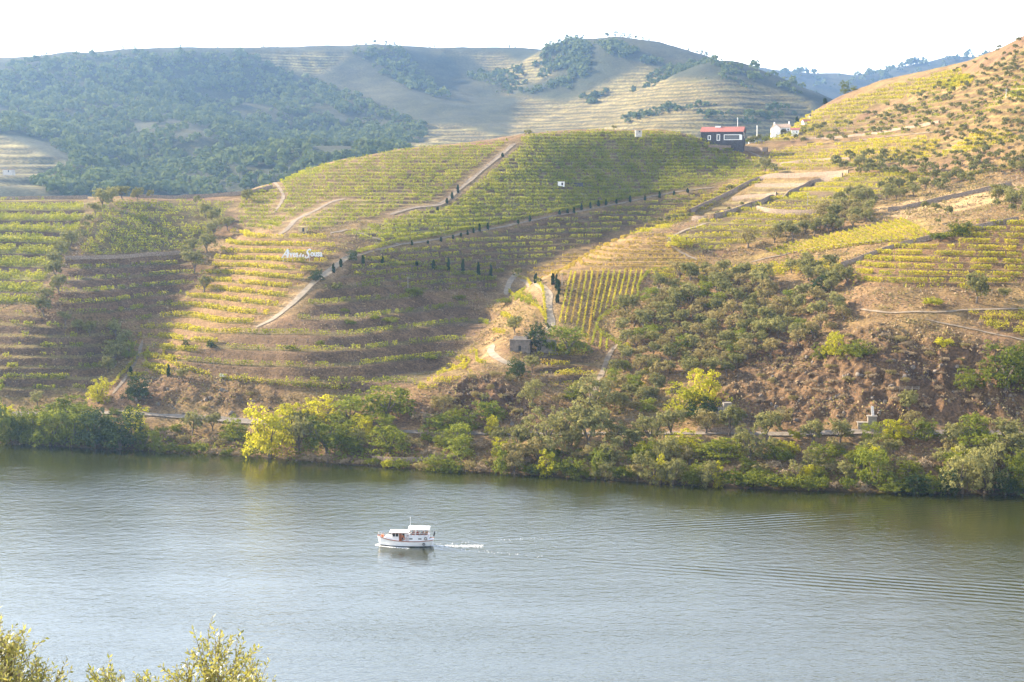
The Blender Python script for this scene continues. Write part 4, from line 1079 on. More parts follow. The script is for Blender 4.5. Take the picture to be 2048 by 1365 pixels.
g += grove([(560,860),(700,870),(820,880),(820,925),(640,915),(570,905)], 9, (40, 60), ['green', 'olive', 'bigolive'], {'green': 'green tree filling the bank behind the yellow poplar', 'olive': 'olive filling the bank behind the yellow poplar', 'bigolive': 'dense tree filling the bank behind the yellow poplar'}, 'trees behind the yellow poplar', .4, (.8, 1.0), seed=22)
g += grove([(0,855),(160,858),(280,868),(280,895),(0,884)], 10, (44, 64), ['green', 'yellow', 'light'], {'yellow': 'yellow-green tree in the left thicket below the railway', 'green': 'green tree in the left thicket below the railway', 'dark': 'dark tree in the left thicket below the railway', 'light': 'pale tree in the left thicket below the railway'}, 'trees of the left thicket', .4, (.9, 1.1), seed=23)
# cypresses
CY1 = [(882,483,9),(856,488,7),(824,491,10),(906,478,8),(922,474,8),(935,470,9),(947,466,10),(959,463,15),(976,460,13),(1036,448,8),(1060,444,12),(1119,430,9),(1135,427,9),(1148,427,12),(1163,421,13),(1181,417,12),(1197,413,12),(1212,411,11),(1233,408,9),
       (1260,405,13),(1290,401,9),(1319,396,12),(1348,391,9),(1375,386,9)]
for px, py, h in CY1: put('cypress', px, py, 4.6, h, 'young cypress along the track crossing the middle hill', 'cypresses lining the upper track')
CY2 = [(916,386,15),(904,398,13),(894,407,10),(875,421,7),(1005,314,8)]
for i, (px, py, h) in enumerate(CY2): put('cypress', px, py, 5, h, 'cypress, %s from the left beside the straight pale track' % ['second', 'third', 'fourth', 'first', 'fifth'][[0, 1, 2, 3, 4][i]] if False else 'cypress, %s from the left beside the straight pale track' % {875: 'first', 894: 'second', 904: 'third', 916: 'fourth', 1005: 'fifth'}[px], 'cypresses by the straight track')
CY3 = [(667,546,17),(682,534,15),(726,528,17),(765,528,15),(867,538,18),(897,543,24),(926,548,27),(957,553,26),(982,558,26),(833,532,8)]
for i, (px, py, h) in enumerate(sorted(CY3)): put('cypress', px, py, 6.5, h, 'cypress, %s from the left in the row above the shaded terraces' % ORD[i], 'cypresses above the shaded terraces')
CY4 = [(1071,568,20,'lone cypress left of the pale road'), (1106,570,22,'cypress left of the tall pair by the pale road'), (1113,580,28,'tallest cypress beside the pale road'), (1118,588,26,'cypress touching the tallest one by the pale road'), (1115,606,17,'lowest cypress at the pale road'),
       (337,753,22,'lone cypress on the foot of the lit hill'), (262,752,18,'cypress above the yellow-green tree at the foot of the left valley'), (1650,192,12,'tiny dark cypress on the far right ridge'), (1594,232,12,'tiny cypress above the white houses')]
for px, py, h, lab in CY4: put('cypress', px, py, 7, h, lab, None)
put('green', 1690, 184, 22, 27, 'lone dark green tree on the skyline of the right ridge', None)
put('green', 1708, 182, 16, 12, 'lower round tree beside the lone dark ridge tree', None)

DEFER.sort(key=lambda q: -q[0])
for w_, a in DEFER[:298]: put(*a, _final=True)
if len(DEFER) > 298:
    JV, JF, Jv = [], [], []
    nv = 0
    for i, (w_, a) in enumerate(DEFER[298:]):
        x, y = a[9]; W = a[3] * y / F * 1.04; H = max(a[4] * y / F - .06 * W, .9 * W) * 1.16
        me = KIND['olive_far'][i % 5][0]
        co = np.empty(len(me.vertices) * 3, np.float32); me.vertices.foreach_get('co', co); co = co.reshape(-1, 3)
        w = random.uniform(0, 6.28); c_, s_ = math.cos(w), math.sin(w)
        z = float(h_fin(np.array([x]), np.array([y]))[0])
        JV.append(np.stack([(co[:, 0] * c_ - co[:, 1] * s_) * W + x, (co[:, 0] * s_ + co[:, 1] * c_) * W + y, co[:, 2] * H + z - .1], 1))
        at_ = np.empty(len(me.polygons), np.float32); me.attributes['v'].data.foreach_get('value', at_); Jv.append(at_)
    V = np.concatenate(JV)
    tag(link('olive_trees', np_mesh('olive_trees', V, np.arange(len(V)).reshape(-1, 4), M['olive'], False, {'v': ('FACE', 'FLOAT', np.concatenate(Jv))})), kind='stuff')
print('olives', len(DEFER))

# ------------------------------------------------------------ vine rows
ROWS = []       # (weight, points, sizes, v, kind, label)
def add_row(P, size, kd, label, D):
    if len(P) < 12: return
    ROWS.append((len(P) * (size / D) ** 2, P, size, kd, label, D))
for zi, z in enumerate(Z):
    if not z['rows'] or z['dens'] <= 0: continue
    wp = np.array(z['wpoly']); x0_, y0_ = wp.min(0); x1_, y1_ = wp.max(0)
    Dm = float(wp[:, 1].mean()); sc_ = Dm / 600.0
    size = .50 * sc_ * (.92 if Dm > 700 else 1.0)
    K = z['dens'] * 24 / sc_ ** 1.6
    n = int((x1_ - x0_) * (y1_ - y0_) * K)
    r = np.random.default_rng(zi + 5)
    x = r.uniform(x0_, x1_, n); y = r.uniform(y0_, y1_, n)
    keep = bil(z['mask'], x, y) > .5
    keep &= bil(road_mask, x, y) < .25
    x, y = x[keep], y[keep]
    h = h_base(x, y)
    e = 1.0
    gxh = (h_base(x + e, y) - h_base(x - e, y)) / 2; gyh = (h_base(x, y + e) - h_base(x, y - e)) / 2
    sl = np.maximum(.06, np.hypot(gxh, gyh))
    hw = h + warp(x, y, z['step'])
    q = hw / z['step']
    gap = fbm(x, y, 5.0, 2, zi + 60)
    plant = fbm(x, y, 1.3, 1, zi + 90)
    okg = (gap > (.28 + z['gap'] * .55)) & (plant > .27 + z['gap'] * .2)
    if z['patch']: okg &= fbm(x, y, 24.0, 2, zi + 200) > z['patch'] + .1
    for t0 in z['rows']:
        d = (q - t0 + .5) % 1.0 - .5
        lv = np.floor(q - t0 + .5).astype(int)
        ok = okg & (np.abs(d) * z['step'] / sl < z['hw'])
        for L in np.unique(lv[ok]):
            m_ = ok & (lv == L)
            P = np.stack([x[m_], y[m_], np.zeros(m_.sum())], 1)
            P[:, 2] = h_fin(P[:, 0], P[:, 1]) + r.uniform(.1, 1, len(P)) ** .8 * z['h'] * 1.15
            add_row(P, size, z['kind'], (zi, L + t0), Dm)
def ordn(n):
    return '%d%s' % (n, 'th' if 10 <= n % 100 <= 20 else {1: 'st', 2: 'nd', 3: 'rd'}.get(n % 10, 'th'))
def row_along(pts, kd, label, wid=.5, h=1.5, dens=14, size=.5, gap=.2):
    L = line_pts(pts, h_hit, 6)
    seg = np.hypot(*(L[1:] - L[:-1]).T); s = np.concatenate([[0], np.cumsum(seg)])
    r = np.random.default_rng(len(ROWS)); n = int(s[-1] * dens); q = r.uniform(0, s[-1], n)
    q = q[fbm(q, q * 0 + len(ROWS), 1.6, 2, 7) > gap]
    x = np.interp(q, s, L[:, 0]) + r.normal(0, wid * .45, len(q)); y = np.interp(q, s, L[:, 1]) + r.normal(0, wid * .45, len(q))
    P = np.stack([x, y, h_fin(x, y) + r.uniform(.1, 1, len(q)) * h], 1)
    add_row(P, size, kd, label, float(L[:, 1].mean()))
STR = [((1142,548),(1119,647)),((1151,548),(1130,648)),((1164,547),(1142,650)),((1174,547),(1154,655)),((1185,547),(1164,670)),((1196,547),(1174,687)),((1207,546),(1186,640)),((1218,546),(1199,632)),((1229,546),(1211,624)),((1240,546),(1223,618)),
       ((1251,545),(1236,611)),((1262,545),(1249,604)),((1273,545),(1262,600)),((1284,545),(1275,580))]
for i, (a, b) in enumerate(STR):
    row_along([a, ((a[0] + b[0]) / 2, (a[1] + b[1]) / 2), b], 'vine_orange' if i in (2, 5) else 'vine_yellow', 'straight downhill vine row, %s from the left in the striped plot' % ORD[i], .42, 1.5, 18, .42, .15)
for i, (a, b) in enumerate([((1190,664),(1184,692)),((1203,672),(1199,700)),((1215,682),(1212,702))]):
    row_along([a, b], 'vine_green', 'short vine row, %s from the left below the striped plot' % ORD[i], .5, 1.6, 20, .45, .15)
HEDGES = [([(1345,541),(1300,545),(1284,560),(1275,580),(1277,597),(1247,612),(1220,626),(1200,641),(1190,655),(1200,668),(1225,682),(1245,697),(1236,706)], 'curved hedge row of vines bounding the striped plot', 'vine_green'),
 ([(1030,555),(1060,562),(1085,575),(1088,600),(1092,648)], 'vine row along the left side of the pale rutted road', 'vine_yellow'),
 ([(1018,584),(1050,602),(1080,620),(1092,642)], 'vine row curving across the golden bank beside the road', 'vine_yellow'),
 ([(1002,632),(1025,640),(1035,655)], 'short vine row on the bank above the ruin', 'vine_yellow'),
 ([(985,665),(1010,668)], 'short vine row left of the ruin', 'vine_yellow'),
 ([(1030,700),(1070,700),(1110,698),(1160,702)], 'vine row in front of the stone ruin', 'vine_yellow'),
 ([(1080,726),(1120,730)], 'short orange vine row on the shaded knoll', 'vine_orange'),
 ([(1110,752),(1165,742)], 'bright yellow vine row low on the shaded knoll', 'vine_yellow'),
 ([(345,690),(325,705),(330,722),(355,735),(420,752)], 'vine row wrapping round the foot of the lit hill', 'vine_yellow'),
 ([(296,700),(290,725),(305,745),(345,752)], 'outer vine row wrapping round the foot of the lit hill', 'vine_yellow'),
 ([(272,720),(250,745),(222,775)], 'vine row beside the narrow path at the hill foot', 'vine_yellow'),
 ([(715,506),(790,486),(850,477),(960,455),(1060,435),(1140,421),(1230,401),(1340,378)], 'vine row above the long cypress track', 'vine_green'),
 ([(726,518),(790,527),(850,534),(930,550),(990,562)], 'vine row behind the row of tall cypresses', 'vine_green'),
 ([(440,757),(480,763),(530,768)], 'vine row running past the small white sign board', 'vine_yellow'),
 ([(535,770),(620,776),(700,778)], 'vine row in shade at the foot of the middle hill', 'vine_green'),
 ([(1600,512),(1660,500),(1760,486),(1850,480)], 'vine row below the dirt track under the yellow rows', 'vine_yellow'),
 ([(1690,330),(1800,352),(1950,350),(2050,335)], 'long vine row behind the olives of the right hillside', 'vine_green')]
for p_, lab, kd in HEDGES: row_along(p_, kd, lab, .55, 1.7, 20, .5, .15)
for i in range(24):
    t = i / 23
    b = (1560 + 300 * t, 512 - 40 * t); a = (1532 + 268 * t, 500 - 60 * t)
    row_along([a, b], 'vine_yellow', 'slanting vine row in the bright yellow plot, %s from the left' % ordn(i + 1), .32, 1.3, 16, .42, .25)
ROWS.sort(key=lambda q: -q[0])
MSLOT = ['vine_green', 'vine_yellow', 'vine_orange']
def ordn(n):
    return '%d%s' % (n, 'th' if 10 <= n % 100 <= 20 else {1: 'st', 2: 'nd', 3: 'rd'}.get(n % 10, 'th'))
order = {}
for zi in range(len(Z)):
    lv = sorted({q[4][1] for q in ROWS if isinstance(q[4], tuple) and q[4][0] == zi})
    order[zi] = {l: k + 1 for k, l in enumerate(lv)}
VK = {'vine_green': 'green', 'vine_yellow': 'yellow-green', 'vine_orange': 'golden'}
rest = []
nq = 0
for i, (wgt, P, size, kd, lab, D) in enumerate(ROWS):
    nq += len(P)
    V, Fc = leaf_quads(P, size, np.array([[0, 0, .35]]), i, .8)
    r = np.random.default_rng(i)
    v = np.clip(.35 * r.uniform(0, 1, len(P)) + .65 * fbm(P[:, 0], P[:, 1], 2.0, 2, 5), 0, 1)
    if i < 298:
        c = P.mean(0)
        if isinstance(lab, tuple):
            txt = '%s vine row, %s from the bottom %s' % (VK[kd], ordn(order[lab[0]][lab[1]]), Z[lab[0]]['label']); grp = 'vine rows ' + Z[lab[0]]['label']
        else: txt = lab; grp = 'vine rows planted in lines'
        me = np_mesh('vine_row', V - c, Fc, M[kd], False, {'v': ('FACE', 'FLOAT', v)})
        tag(link('vine_row', me, None, tuple(c)), txt, 'vine row', grp)
    else: rest.append((V, v, MSLOT.index(kd)))
if rest:
    V = np.concatenate([q[0] for q in rest]); v = np.concatenate([q[1] for q in rest]); mi = np.concatenate([np.full(len(q[1]), q[2]) for q in rest])
    me = np_mesh('vine_rows', V, np.arange(len(V)).reshape(-1, 4), None, False, {'v': ('FACE', 'FLOAT', v)})
    for s in MSLOT: me.materials.append(M[s])
    me.polygons.foreach_set('material_index', mi.astype(np.int32))
    tag(link('vine_rows', me), kind='stuff')
print('rows', len(ROWS), 'quads', nq)

# ------------------------------------------------------------ grass tufts and low scrub (nobody could count them)
r = np.random.default_rng(77)
def tufts(name, n, mask, size, mat, hgt, seed, thr=.5, sc_=7.0, dmax=720):
    r = np.random.default_rng(seed)
    X = r.uniform(GX0 + 60, GX1 - 160, n); Y = r.uniform(445, dmax, n)
    k = (np.abs((X / Y) * F) < 1150) & (r.uniform(0, 1, n) < bil(mask, X, Y)) & (fbm(X, Y, sc_, 3, seed) > thr) & (Y > shore_y(X) + 1.0) & (bil(road_mask, X, Y) < .2)
    X, Y = X[k], Y[k]
    P = np.stack([X, Y, h_fin(X, Y) + r.uniform(.0, hgt, len(X))], 1)
    V, Fc = leaf_quads(P, size * (.6 + .8 * fbm(X, Y, 3., 2, seed)), np.array([[0, 0, .1]]), seed, .8)
    me = np_mesh(name, V, Fc, M[mat], False, {'v': ('FACE', 'FLOAT', fbm(X, Y, 6., 3, seed + 2))})
    tag(link(name, me), kind='stuff'); print(name, len(P))
rough = np.clip(SCRUBM + ROCKM, 0, 1)
tufts('dry_grass', 150000, rough, .8, 'dry', .5, 101, .44)
tufts('low_scrub', 150000, rough, .75, 'olive_brown', .8, 102, .53, 9.0)
tufts('terrace_weeds', 120000, anyz, .5, 'dry', .3, 103, .5, 4.0)
tufts('riverside_undergrowth', 260000, (np.clip((16 - (GYY - shore_y(GXX))) / 12, 0, 1) * (GYY > shore_y(GXX) + .5)), .9, 'green', 2.2, 104, .3, 8.0)

# ------------------------------------------------------------ far woods
r = np.random.default_rng(5)
tv, tf = [], []
FP_ = [([(-300,140),(0,135),(170,112),(400,108),(480,105),(560,140),(700,190),(800,230),(860,260),(820,310),(690,335),(560,392),(100,400),(60,370),(150,330),(90,280),(-300,240)], 7000, 1.0, 1),
       ([(700,105),(800,98),(840,140),(900,200),(840,190),(760,150)], 260, 1, 2), ([(1080,105),(1130,84),(1180,92),(1180,150),(1140,180),(1080,160)], 260, 1.1, 3), ([(1190,90),(1240,88),(1290,115),(1330,130),(1280,130),(1230,120)], 130, 1, 4),
       ([(930,150),(1080,130),(1140,170),(1060,190),(980,185)], 200, .9, 5), ([(1330,130),(1420,124),(1480,137),(1560,165),(1620,200),(1540,190),(1430,160),(1340,165),(1290,180),(1260,190),(1300,150)], 330, .8, 6),
       ([(1150,195),(1220,185),(1180,215)], 50, .8, 7), ([(1240,240),(1330,215),(1450,205),(1440,215),(1330,228),(1250,250)], 110, .7, 8), ([(1400,225),(1480,235),(1560,215),(1600,230),(1500,250),(1400,240)], 90, .8, 9),
       ([(110,395),(150,352),(230,365),(320,392)], 160, 1.2, 10), ([(1480,137),(1600,145),(1700,155),(1850,122),(1950,110),(2000,120),(1900,150),(1700,180),(1600,180)], 420, 1.1, 11)]
vv = []
def far_tree_pts(poly, n, seed):
    rr = random.Random(seed); out = []
    X = [p[0] for p in poly]; Y = [p[1] for p in poly]
    while len(out) < n:
        px, py = rr.uniform(min(X), max(X)), rr.uniform(min(Y), max(Y))
        if in_poly(np.array([px]), np.array([py]), poly)[0]: out.append((px, py))
    return out
wp_ = [[fhit(*p) for p in densify(poly, 3)] for poly, *_ in FP_]
FV, FF, Fv = [], [], []
for (poly, n, s, sd), W_ in zip(FP_, wp_):
    W_ = np.array(W_); rr = np.random.default_rng(sd)
    # spread over the land itself
    X = rr.uniform(W_[:, 0].min(), W_[:, 0].max(), n * 12); Y = rr.uniform(W_[:, 1].min(), W_[:, 1].max(), n * 12)
    k = in_poly(X, Y, [tuple(q) for q in W_]) & (fbm(X, Y, 60., 3, sd + 40) > (.35 if sd == 1 else .42))
    X, Y = X[k][:n], Y[k][:n]
    zz = far_h(X, Y); siz = (3.5 + 10 * rr.uniform(0, 1, len(X)) ** 1.6) * s * (1 + (Y > 3800) * .9)
    per = 22
    c = rr.normal(size=(len(X), per, 3)); c /= np.linalg.norm(c, axis=2)[..., None]; c[..., 2] = np.abs(c[..., 2]) * 1.2 - .2
    P = np.stack([X, Y, zz + siz * .36], 1)[:, None] + c * (siz[:, None, None] * .5 * rr.uniform(.6, 1, (len(X), per, 1)))
    V, Fc = leaf_quads(P.reshape(-1, 3), np.repeat(siz, per) * .42, c.reshape(-1, 3), sd, .85)
    FV.append(V); Fv.append(np.repeat(rr.uniform(0, 1, len(X)), per)); print('far', sd, len(X))
V = np.concatenate(FV)
tag(link('far_woodland', np_mesh('far_woodland', V, np.arange(len(V)).reshape(-1, 4), M['pine'], False, {'v': ('FACE', 'FLOAT', np.concatenate(Fv))})), kind='stuff')
SKY_T = [(75,7),(90,9),(100,9),(205,9),(250,12),(275,10),(325,8),(365,9),(440,8),(530,8),(545,7),(560,7),(715,7),(733,9),(752,14),(775,13),(790,12),(862,7),(870,8),(1020,9),(1030,7),(1100,14),(1118,13),(1133,18),(1150,17),(1165,12),(1212,16),(1228,16),(1243,15),(1258,13),(1270,12),
         (1283,9),(1296,8),(1375,9),(1392,9),(1402,13),(1410,13),(1424,9),(1440,8),(1500,7),(1530,8),(1600,6),(1700,6),(1740,6)]
for px, h in SKY_T:
    D = np.arange(1500, 3600 if px < 1480 else 5600, 8.0) if px < 1480 else np.arange(3900, 5600, 10.0)
    a, _ = ray(px, 350); zz = far_h(a * D, D); k = int(np.argmax((zz - EYE) / D))
    put('pine', px, 0, h * .95, h * .85, 'umbrella-shaped pine standing on the distant skyline', 'pines along the distant skyline', at=(a * D[k], D[k]), ground=far_h)
SPUR = [(150,170),(175,178),(205,190),(235,200),(250,205),(300,215),(330,245),(350,225),(385,240),(430,262),(440,252),(470,262),(500,270),(530,280),(560,292),(590,300),(620,315),(640,318),(280,290),(240,165),(270,175),(655,322),(325,268),(345,280),(300,300),(405,250)]
for i, (px, py) in enumerate(SPUR):
    x, y = fhit(px, py, 1300.0)
    put('pine', px, py, 17, 19, 'sunlit pine on the hazy wooded spur at left', 'pines on the hazy wooded spur', at=(x, y), ground=far_h)
LOW = [(125,398),(140,396),(155,398),(170,395),(200,400),(220,398),(180,385),(130,380)]
for px, py in LOW:
    x, y = fhit(px, py - 6, 1290.0)
    put('pine', px, py, 20, 22, 'hazy tree in the hollow behind the left terraces', 'hazy trees behind the left terraces', at=(x, y), ground=far_h)

# ------------------------------------------------------------ builder for boxes, prisms and bars
class MB:
    def __init__(s): s.V = []; s.F = []
    def box(s, x0, x1, y0, y1, z0, z1):
        o = len(s.V)
        s.V += [(x, y, z) for z in (z0, z1) for y in (y0, y1) for x in (x0, x1)]
        s.F += [[o + i for i in q] for q in ((0, 2, 3, 1), (4, 5, 7, 6), (0, 1, 5, 4), (2, 6, 7, 3), (0, 4, 6, 2), (1, 3, 7, 5))]
        return s
    def prism(s, prof, a0, a1, axis='x'):
        """profile of (across, z) points swept from a0 to a1"""
        o = len(s.V); n = len(prof)
        for a in (a0, a1):
            for (p, z) in prof: s.V.append((a, p, z) if axis == 'x' else (p, a, z))
        for i in range(n):
            j = (i + 1) % n; s.F.append([o + i, o + j, o + n + j, o + n + i])
        s.F.append([o + i for i in range(n)]); s.F.append([o + n + i for i in reversed(range(n))])
        return s
    def bar(s, p, q, r=.05, k=6):
        v, f = tube([p, q], [r, r], k); o = len(s.V); s.V += [tuple(t) for t in v]; s.F += [[a + o for a in g] for g in f]
        s.F.append([o + i for i in range(k)]); s.F.append([o + k + i for i in reversed(range(k))]); return s
    def build(s, name, mat, parent=None, loc=None, label=None):
        me = bpy.data.meshes.new(name); me.from_pydata(s.V, [], s.F); me.update(); me.materials.append(mat)
        o = link(name, me, parent, loc)
        if label: o['label'] = label
        return o
def spot(px, py):
    x, y = place_px(px, py)
    return x, y, float(h_fin(np.array([x]), np.array([y]))[0])

M['roof_red'] = simple_mat('red_roof_tiles', (.30, .11, .085), .85, .25, 1.5)
M['roof_tile'] = simple_mat('old_roof_tiles', (.38, .27, .19), .9, .3, 1.5)
M['schist'] = simple_mat('dark_schist', (.06, .055, .055), .9, .35, 1.2)
M['glass'] = simple_mat('dark_glass', (.03, .035, .04), .15, 0, 1, 0, .5)
M['ochre'] = simple_mat('ochre_plaster', (.45, .33, .16), .9, .2, 1.0)
M['letter_paint'] = simple_mat('letter_paint', (.62, .62, .64), .7)
M['pale_stone'] = simple_mat('pale_stone', (.42, .38, .33), .9, .25, 1.0)
M['metal'] = simple_mat('pole_metal', (.55, .55, .55), .5)
M['wood'] = simple_mat('pole_wood', (.30, .25, .20), .9)
M['concrete'] = simple_mat('old_concrete', (.20, .17, .135), .9, .25, 1.0, .3)

# ---- the long dark house with a red roof
def gable_house(name, px, py, Dd, w, d, hw, hr, rz, wall, roof, label, cat='house', over=.4, below=5.0):
    if Dd: x, y, z = at_depth(px, py, Dd)
    else: x, y, z = spot(px, py)
    o = empty(name, (x, y, z), rz); tag(o, label, cat)
    MB().prism([(-d / 2, -below), (d / 2, -below), (d / 2, hw), (0, hw + hr), (-d / 2, hw)], -w / 2, w / 2).build('wall', wall, o)
    for s_ in (-1, 1):
        MB().prism([(0, hw + hr + .02), (s_ * (d / 2 + over), hw - over * hr / (d / 2) + .02), (s_ * (d / 2 + over), hw - over * hr / (d / 2) + .22), (0, hw + hr + .24)], -w / 2 - over, w / 2 + over).build('roof', roof, o)
    return o
def window(parent, x, y, z, w, h, frame=None, name='window', fr=.14, face='front', depth=.08):
    fm = MB()
    if face == 'front':
        fm.box(x - w / 2 - fr, x + w / 2 + fr, y - depth, y + .03, z - h / 2 - fr, z - h / 2).box(x - w / 2 - fr, x + w / 2 + fr, y - depth, y + .03, z + h / 2, z + h / 2 + fr)
        fm.box(x - w / 2 - fr, x - w / 2, y - depth, y + .03, z - h / 2, z + h / 2).box(x + w / 2, x + w / 2 + fr, y - depth, y + .03, z - h / 2, z + h / 2)
        f = fm.build(name, frame or M['white_wall'], parent)
        MB().box(x - w / 2 + .004, x + w / 2 - .004, y - .035, y - .005, z - h / 2 + .004, z + h / 2 - .004).build('pane', M['glass'], f)
    else:
        fm.box(x - .03, x + depth, y - w / 2 - fr, y + w / 2 + fr, z - h / 2 - fr, z - h / 2).box(x - .03, x + depth, y - w / 2 - fr, y + w / 2 + fr, z + h / 2, z + h / 2 + fr)
        fm.box(x - .03, x + depth, y - w / 2 - fr, y - w / 2, z - h / 2, z + h / 2).box(x - .03, x + depth, y + w / 2, y + w / 2 + fr, z - h / 2, z + h / 2)
        f = fm.build(name, frame or M['white_wall'], parent)
        MB().box(x + .005, x + .035, y - w / 2 + .004, y + w / 2 - .004, z - h / 2 + .004, z + h / 2 - .004).build('pane', M['glass'], f)
    return f
H1 = gable_house('estate_house', 1446, 288, 915, 23.5, 9.5, 6.6, 2.6, rad(-16), M['schist'], M['roof_red'], 'long dark schist house under a red tiled roof on the crest')
window(H1, 5.8, -4.78, 3.5, 8.6, 2.4, fr=.34, name='window')
window(H1, -7.0, -4.78, 3.3, 1.0, 1.9, fr=.35); window(H1, -1.9, -4.78, 3.4, 1.2, 2.8, fr=.35)
MB().box(9.8, 11.3, -4.95, -4.78, 2.0, 4.9).build('door', M['white_wall'], H1)
window(H1, 11.78, 1.4, 4.5, 1.0, 2.6, face='side'); window(H1, 11.78, -2.4, 5.2, .9, 2.0, face='side')
MB().box(-4.4, -1.4, -.8, .8, 8.4, 9.9).build('chimney', M['white_wall'], H1)
# ---- white houses
H2 = gable_house('white_house', 1563, 271, None, 9.6, 7.5, 4.6, 2.0, rad(-4), M['white_wall'], M['roof_tile'], 'white farmhouse with two chimneys and a brown tiled roof', below=6)
MB().prism([(-2.6, -6), (2.6, -6), (2.6, 4.2), (0, 6.3), (-2.6, 4.2)], -6.6, -1.0, 'y').build('wall', M['white_wall'], H2, (-3.9, 0, 0))
for s_ in (-1, 1): MB().prism([(0, 6.32), (s_ * 3.0, 3.9), (s_ * 3.0, 4.1), (0, 6.52)], -6.9, -1.2, 'y').build('roof', M['roof_tile'], H2, (-3.9, 0, 0))
MB().box(-4.7, -3.9, .4, 1.2, 4.5, 8.0).build('chimney', M['white_wall'], H2); MB().box(4.1, 4.9, -.4, .5, 5.0, 8.4).build('chimney', M['white_wall'], H2)
MB().box(-1.2, 4.9, -5.4, -3.77, 1.9, 2.25).build('porch_roof', M['roof_tile'], H2)
window(H2, 1.8, -3.77, 1.1, .9, 1.0); window(H2, -.1, -3.77, .8, .9, 1.6, name='door'); window(H2, 3.6, -3.77, 3.4, .9, .9); window(H2, .6, -3.77, 3.4, .9, .9)
H3 = gable_house('white_house', 1590, 270, None, 4.6, 4.0, 2.9, 1.0, rad(-8), M['white_wall'], M['roof_red'], 'small white cottage with an orange roof right of the farmhouse', below=5)
window(H3, .9, -2.02, 1.6, .6, .9)
H4 = gable_house('white_house', 1612, 254, 1000, 4.6, 4.5, 3.0, 1.2, rad(12), M['white_wall'], M['roof_red'], 'tiny white house half hidden behind the olives', below=6)
window(H4, 0, -2.27, 1.8, .8, 1.0)
H5 = gable_house('white_house', 1628, 247, 1015, 6.5, 4.5, 3.6, .8, rad(10), M['white_wall'], M['roof_tile'], 'white house with two dark chimneys, highest of the group', below=8)
MB().box(-2.9, -2.1, -.5, .3, 3.8, 5.4).build('chimney', M['schist'], H5); MB().box(2.1, 2.9, -.5, .3, 3.8, 5.2).build('chimney', M['schist'], H5); window(H5, .4, -2.27, 2.0, .8, 1.2)
H6 = gable_house('white_cottage', 1504, 281, None, 4.2, 3.5, 2.6, .9, rad(-5), M['white_wall'], M['roof_tile'], 'low white hut with sunlit side between the red roof and the farmhouse', below=4)
window(H6, .4, -1.77, 1.4, .6, .8)
# ---- long low house on the left crest
H7 = gable_house('long_house', 964, 300, 872, 11.0, 4.5, 2.0, 1.0, rad(3), M['ochre'], M['roof_red'], 'long low house with a pink tiled roof on the crest beside the track', below=3)
for q in (-3.6, -.4, 3.2): window(H7, q, -2.27, .9, .7, .9)
# ---- flat white tank house and its wall, small hut, crest hut
def hut(name, px, py, Dd, w, d, h, rz, mat, label, cat='hut', roof=None, doorx=None):
    x, y, z = at_depth(px, py, Dd); o = empty(name, (x, y, z), rz); tag(o, label, cat)
    MB().box(-w / 2, w / 2, -d / 2, d / 2, -2.5, h).build('wall', mat, o)
    MB().box(-w / 2 - .2, w / 2 + .2, -d / 2 - .2, d / 2 + .2, h + .003, h + .22).build('roof', roof or mat, o)
    if doorx is not None: window(o, doorx, -d / 2 - .02, h * .42, .8, h * .75, frame=M['concrete'], name='door', fr=.1)
    return o
xh, yh = place_px(1122, 371)
HT = hut('water_tank_house', 1122, 371, yh, 3.4, 3.2, 1.6, 0, M['white_wall'], 'square white hut alone in the middle of the green slope', doorx=.6)
xw, yw = place_px(1150, 372)
W_ = hut('stone_shed', 1149, 372, yw, 8.5, 3.0, 1.3, 0, M['schist'], 'low dark stone shed beside the square white hut', 'shed')
xh, yh = place_px(606, 464)
hut('yellow_hut', 606, 464, yh, 3.4, 2.6, 2.0, rad(-8), M['ochre'], 'small ochre hut at the end of the pale track on the left', doorx=.5)
hut('crest_hut', 1277, 265, 893, 3.6, 3.0, .9, 0, M['pale_stone'], 'flat white hut on the crest of the middle hill', doorx=.5)
hut('far_house', 18, 345, 1345, 8.0, 6.0, 2.0, rad(-10), M['pale_stone'], 'hazy pale house on the low ridge at the left edge', 'house', M['roof_red'], doorx=1.0)
# ---- stone ruin
x, y, z = spot(1040, 704)
R_ = empty('stone_ruin', (x, y, z), rad(-10)); tag(R_, 'roofless stone ruin beside a dark tree on the knoll', 'ruin')
MB().box(-3.6, 3.6, -.35, .25, -2.0, 4.2).build('front_wall', M['rock'], R_)
MB().box(-3.6, -3.05, .254, 5.0, -2.0, 4.0).build('side_wall', M['rock'], R_); MB().box(3.05, 3.6, .254, 5.0, -2.0, 3.6).build('side_wall', M['rock'], R_); MB().box(-3.046, 3.046, 4.4, 5.0, -2, 4.6).build('back_wall', M['rock'], R_)
MB().box(-3.75, 3.75, -.5, .4, 4.204, 4.42).build('coping', M['concrete'], R_)
MB().prism([(.3, 4.1), (4.3, 4.5), (2.2, 5.3)], -2.6, 2.2).build('rubble_heap', M['rock'], R_)
MB().box(-.5, .45, -.42, -.355, .3, 2.1).build('doorway', M['glass'], R_)
MB().box(5.5, 12.5, 3.0, 3.6, -1.5, 4.1).build('back_wall', M['concrete'], R_)
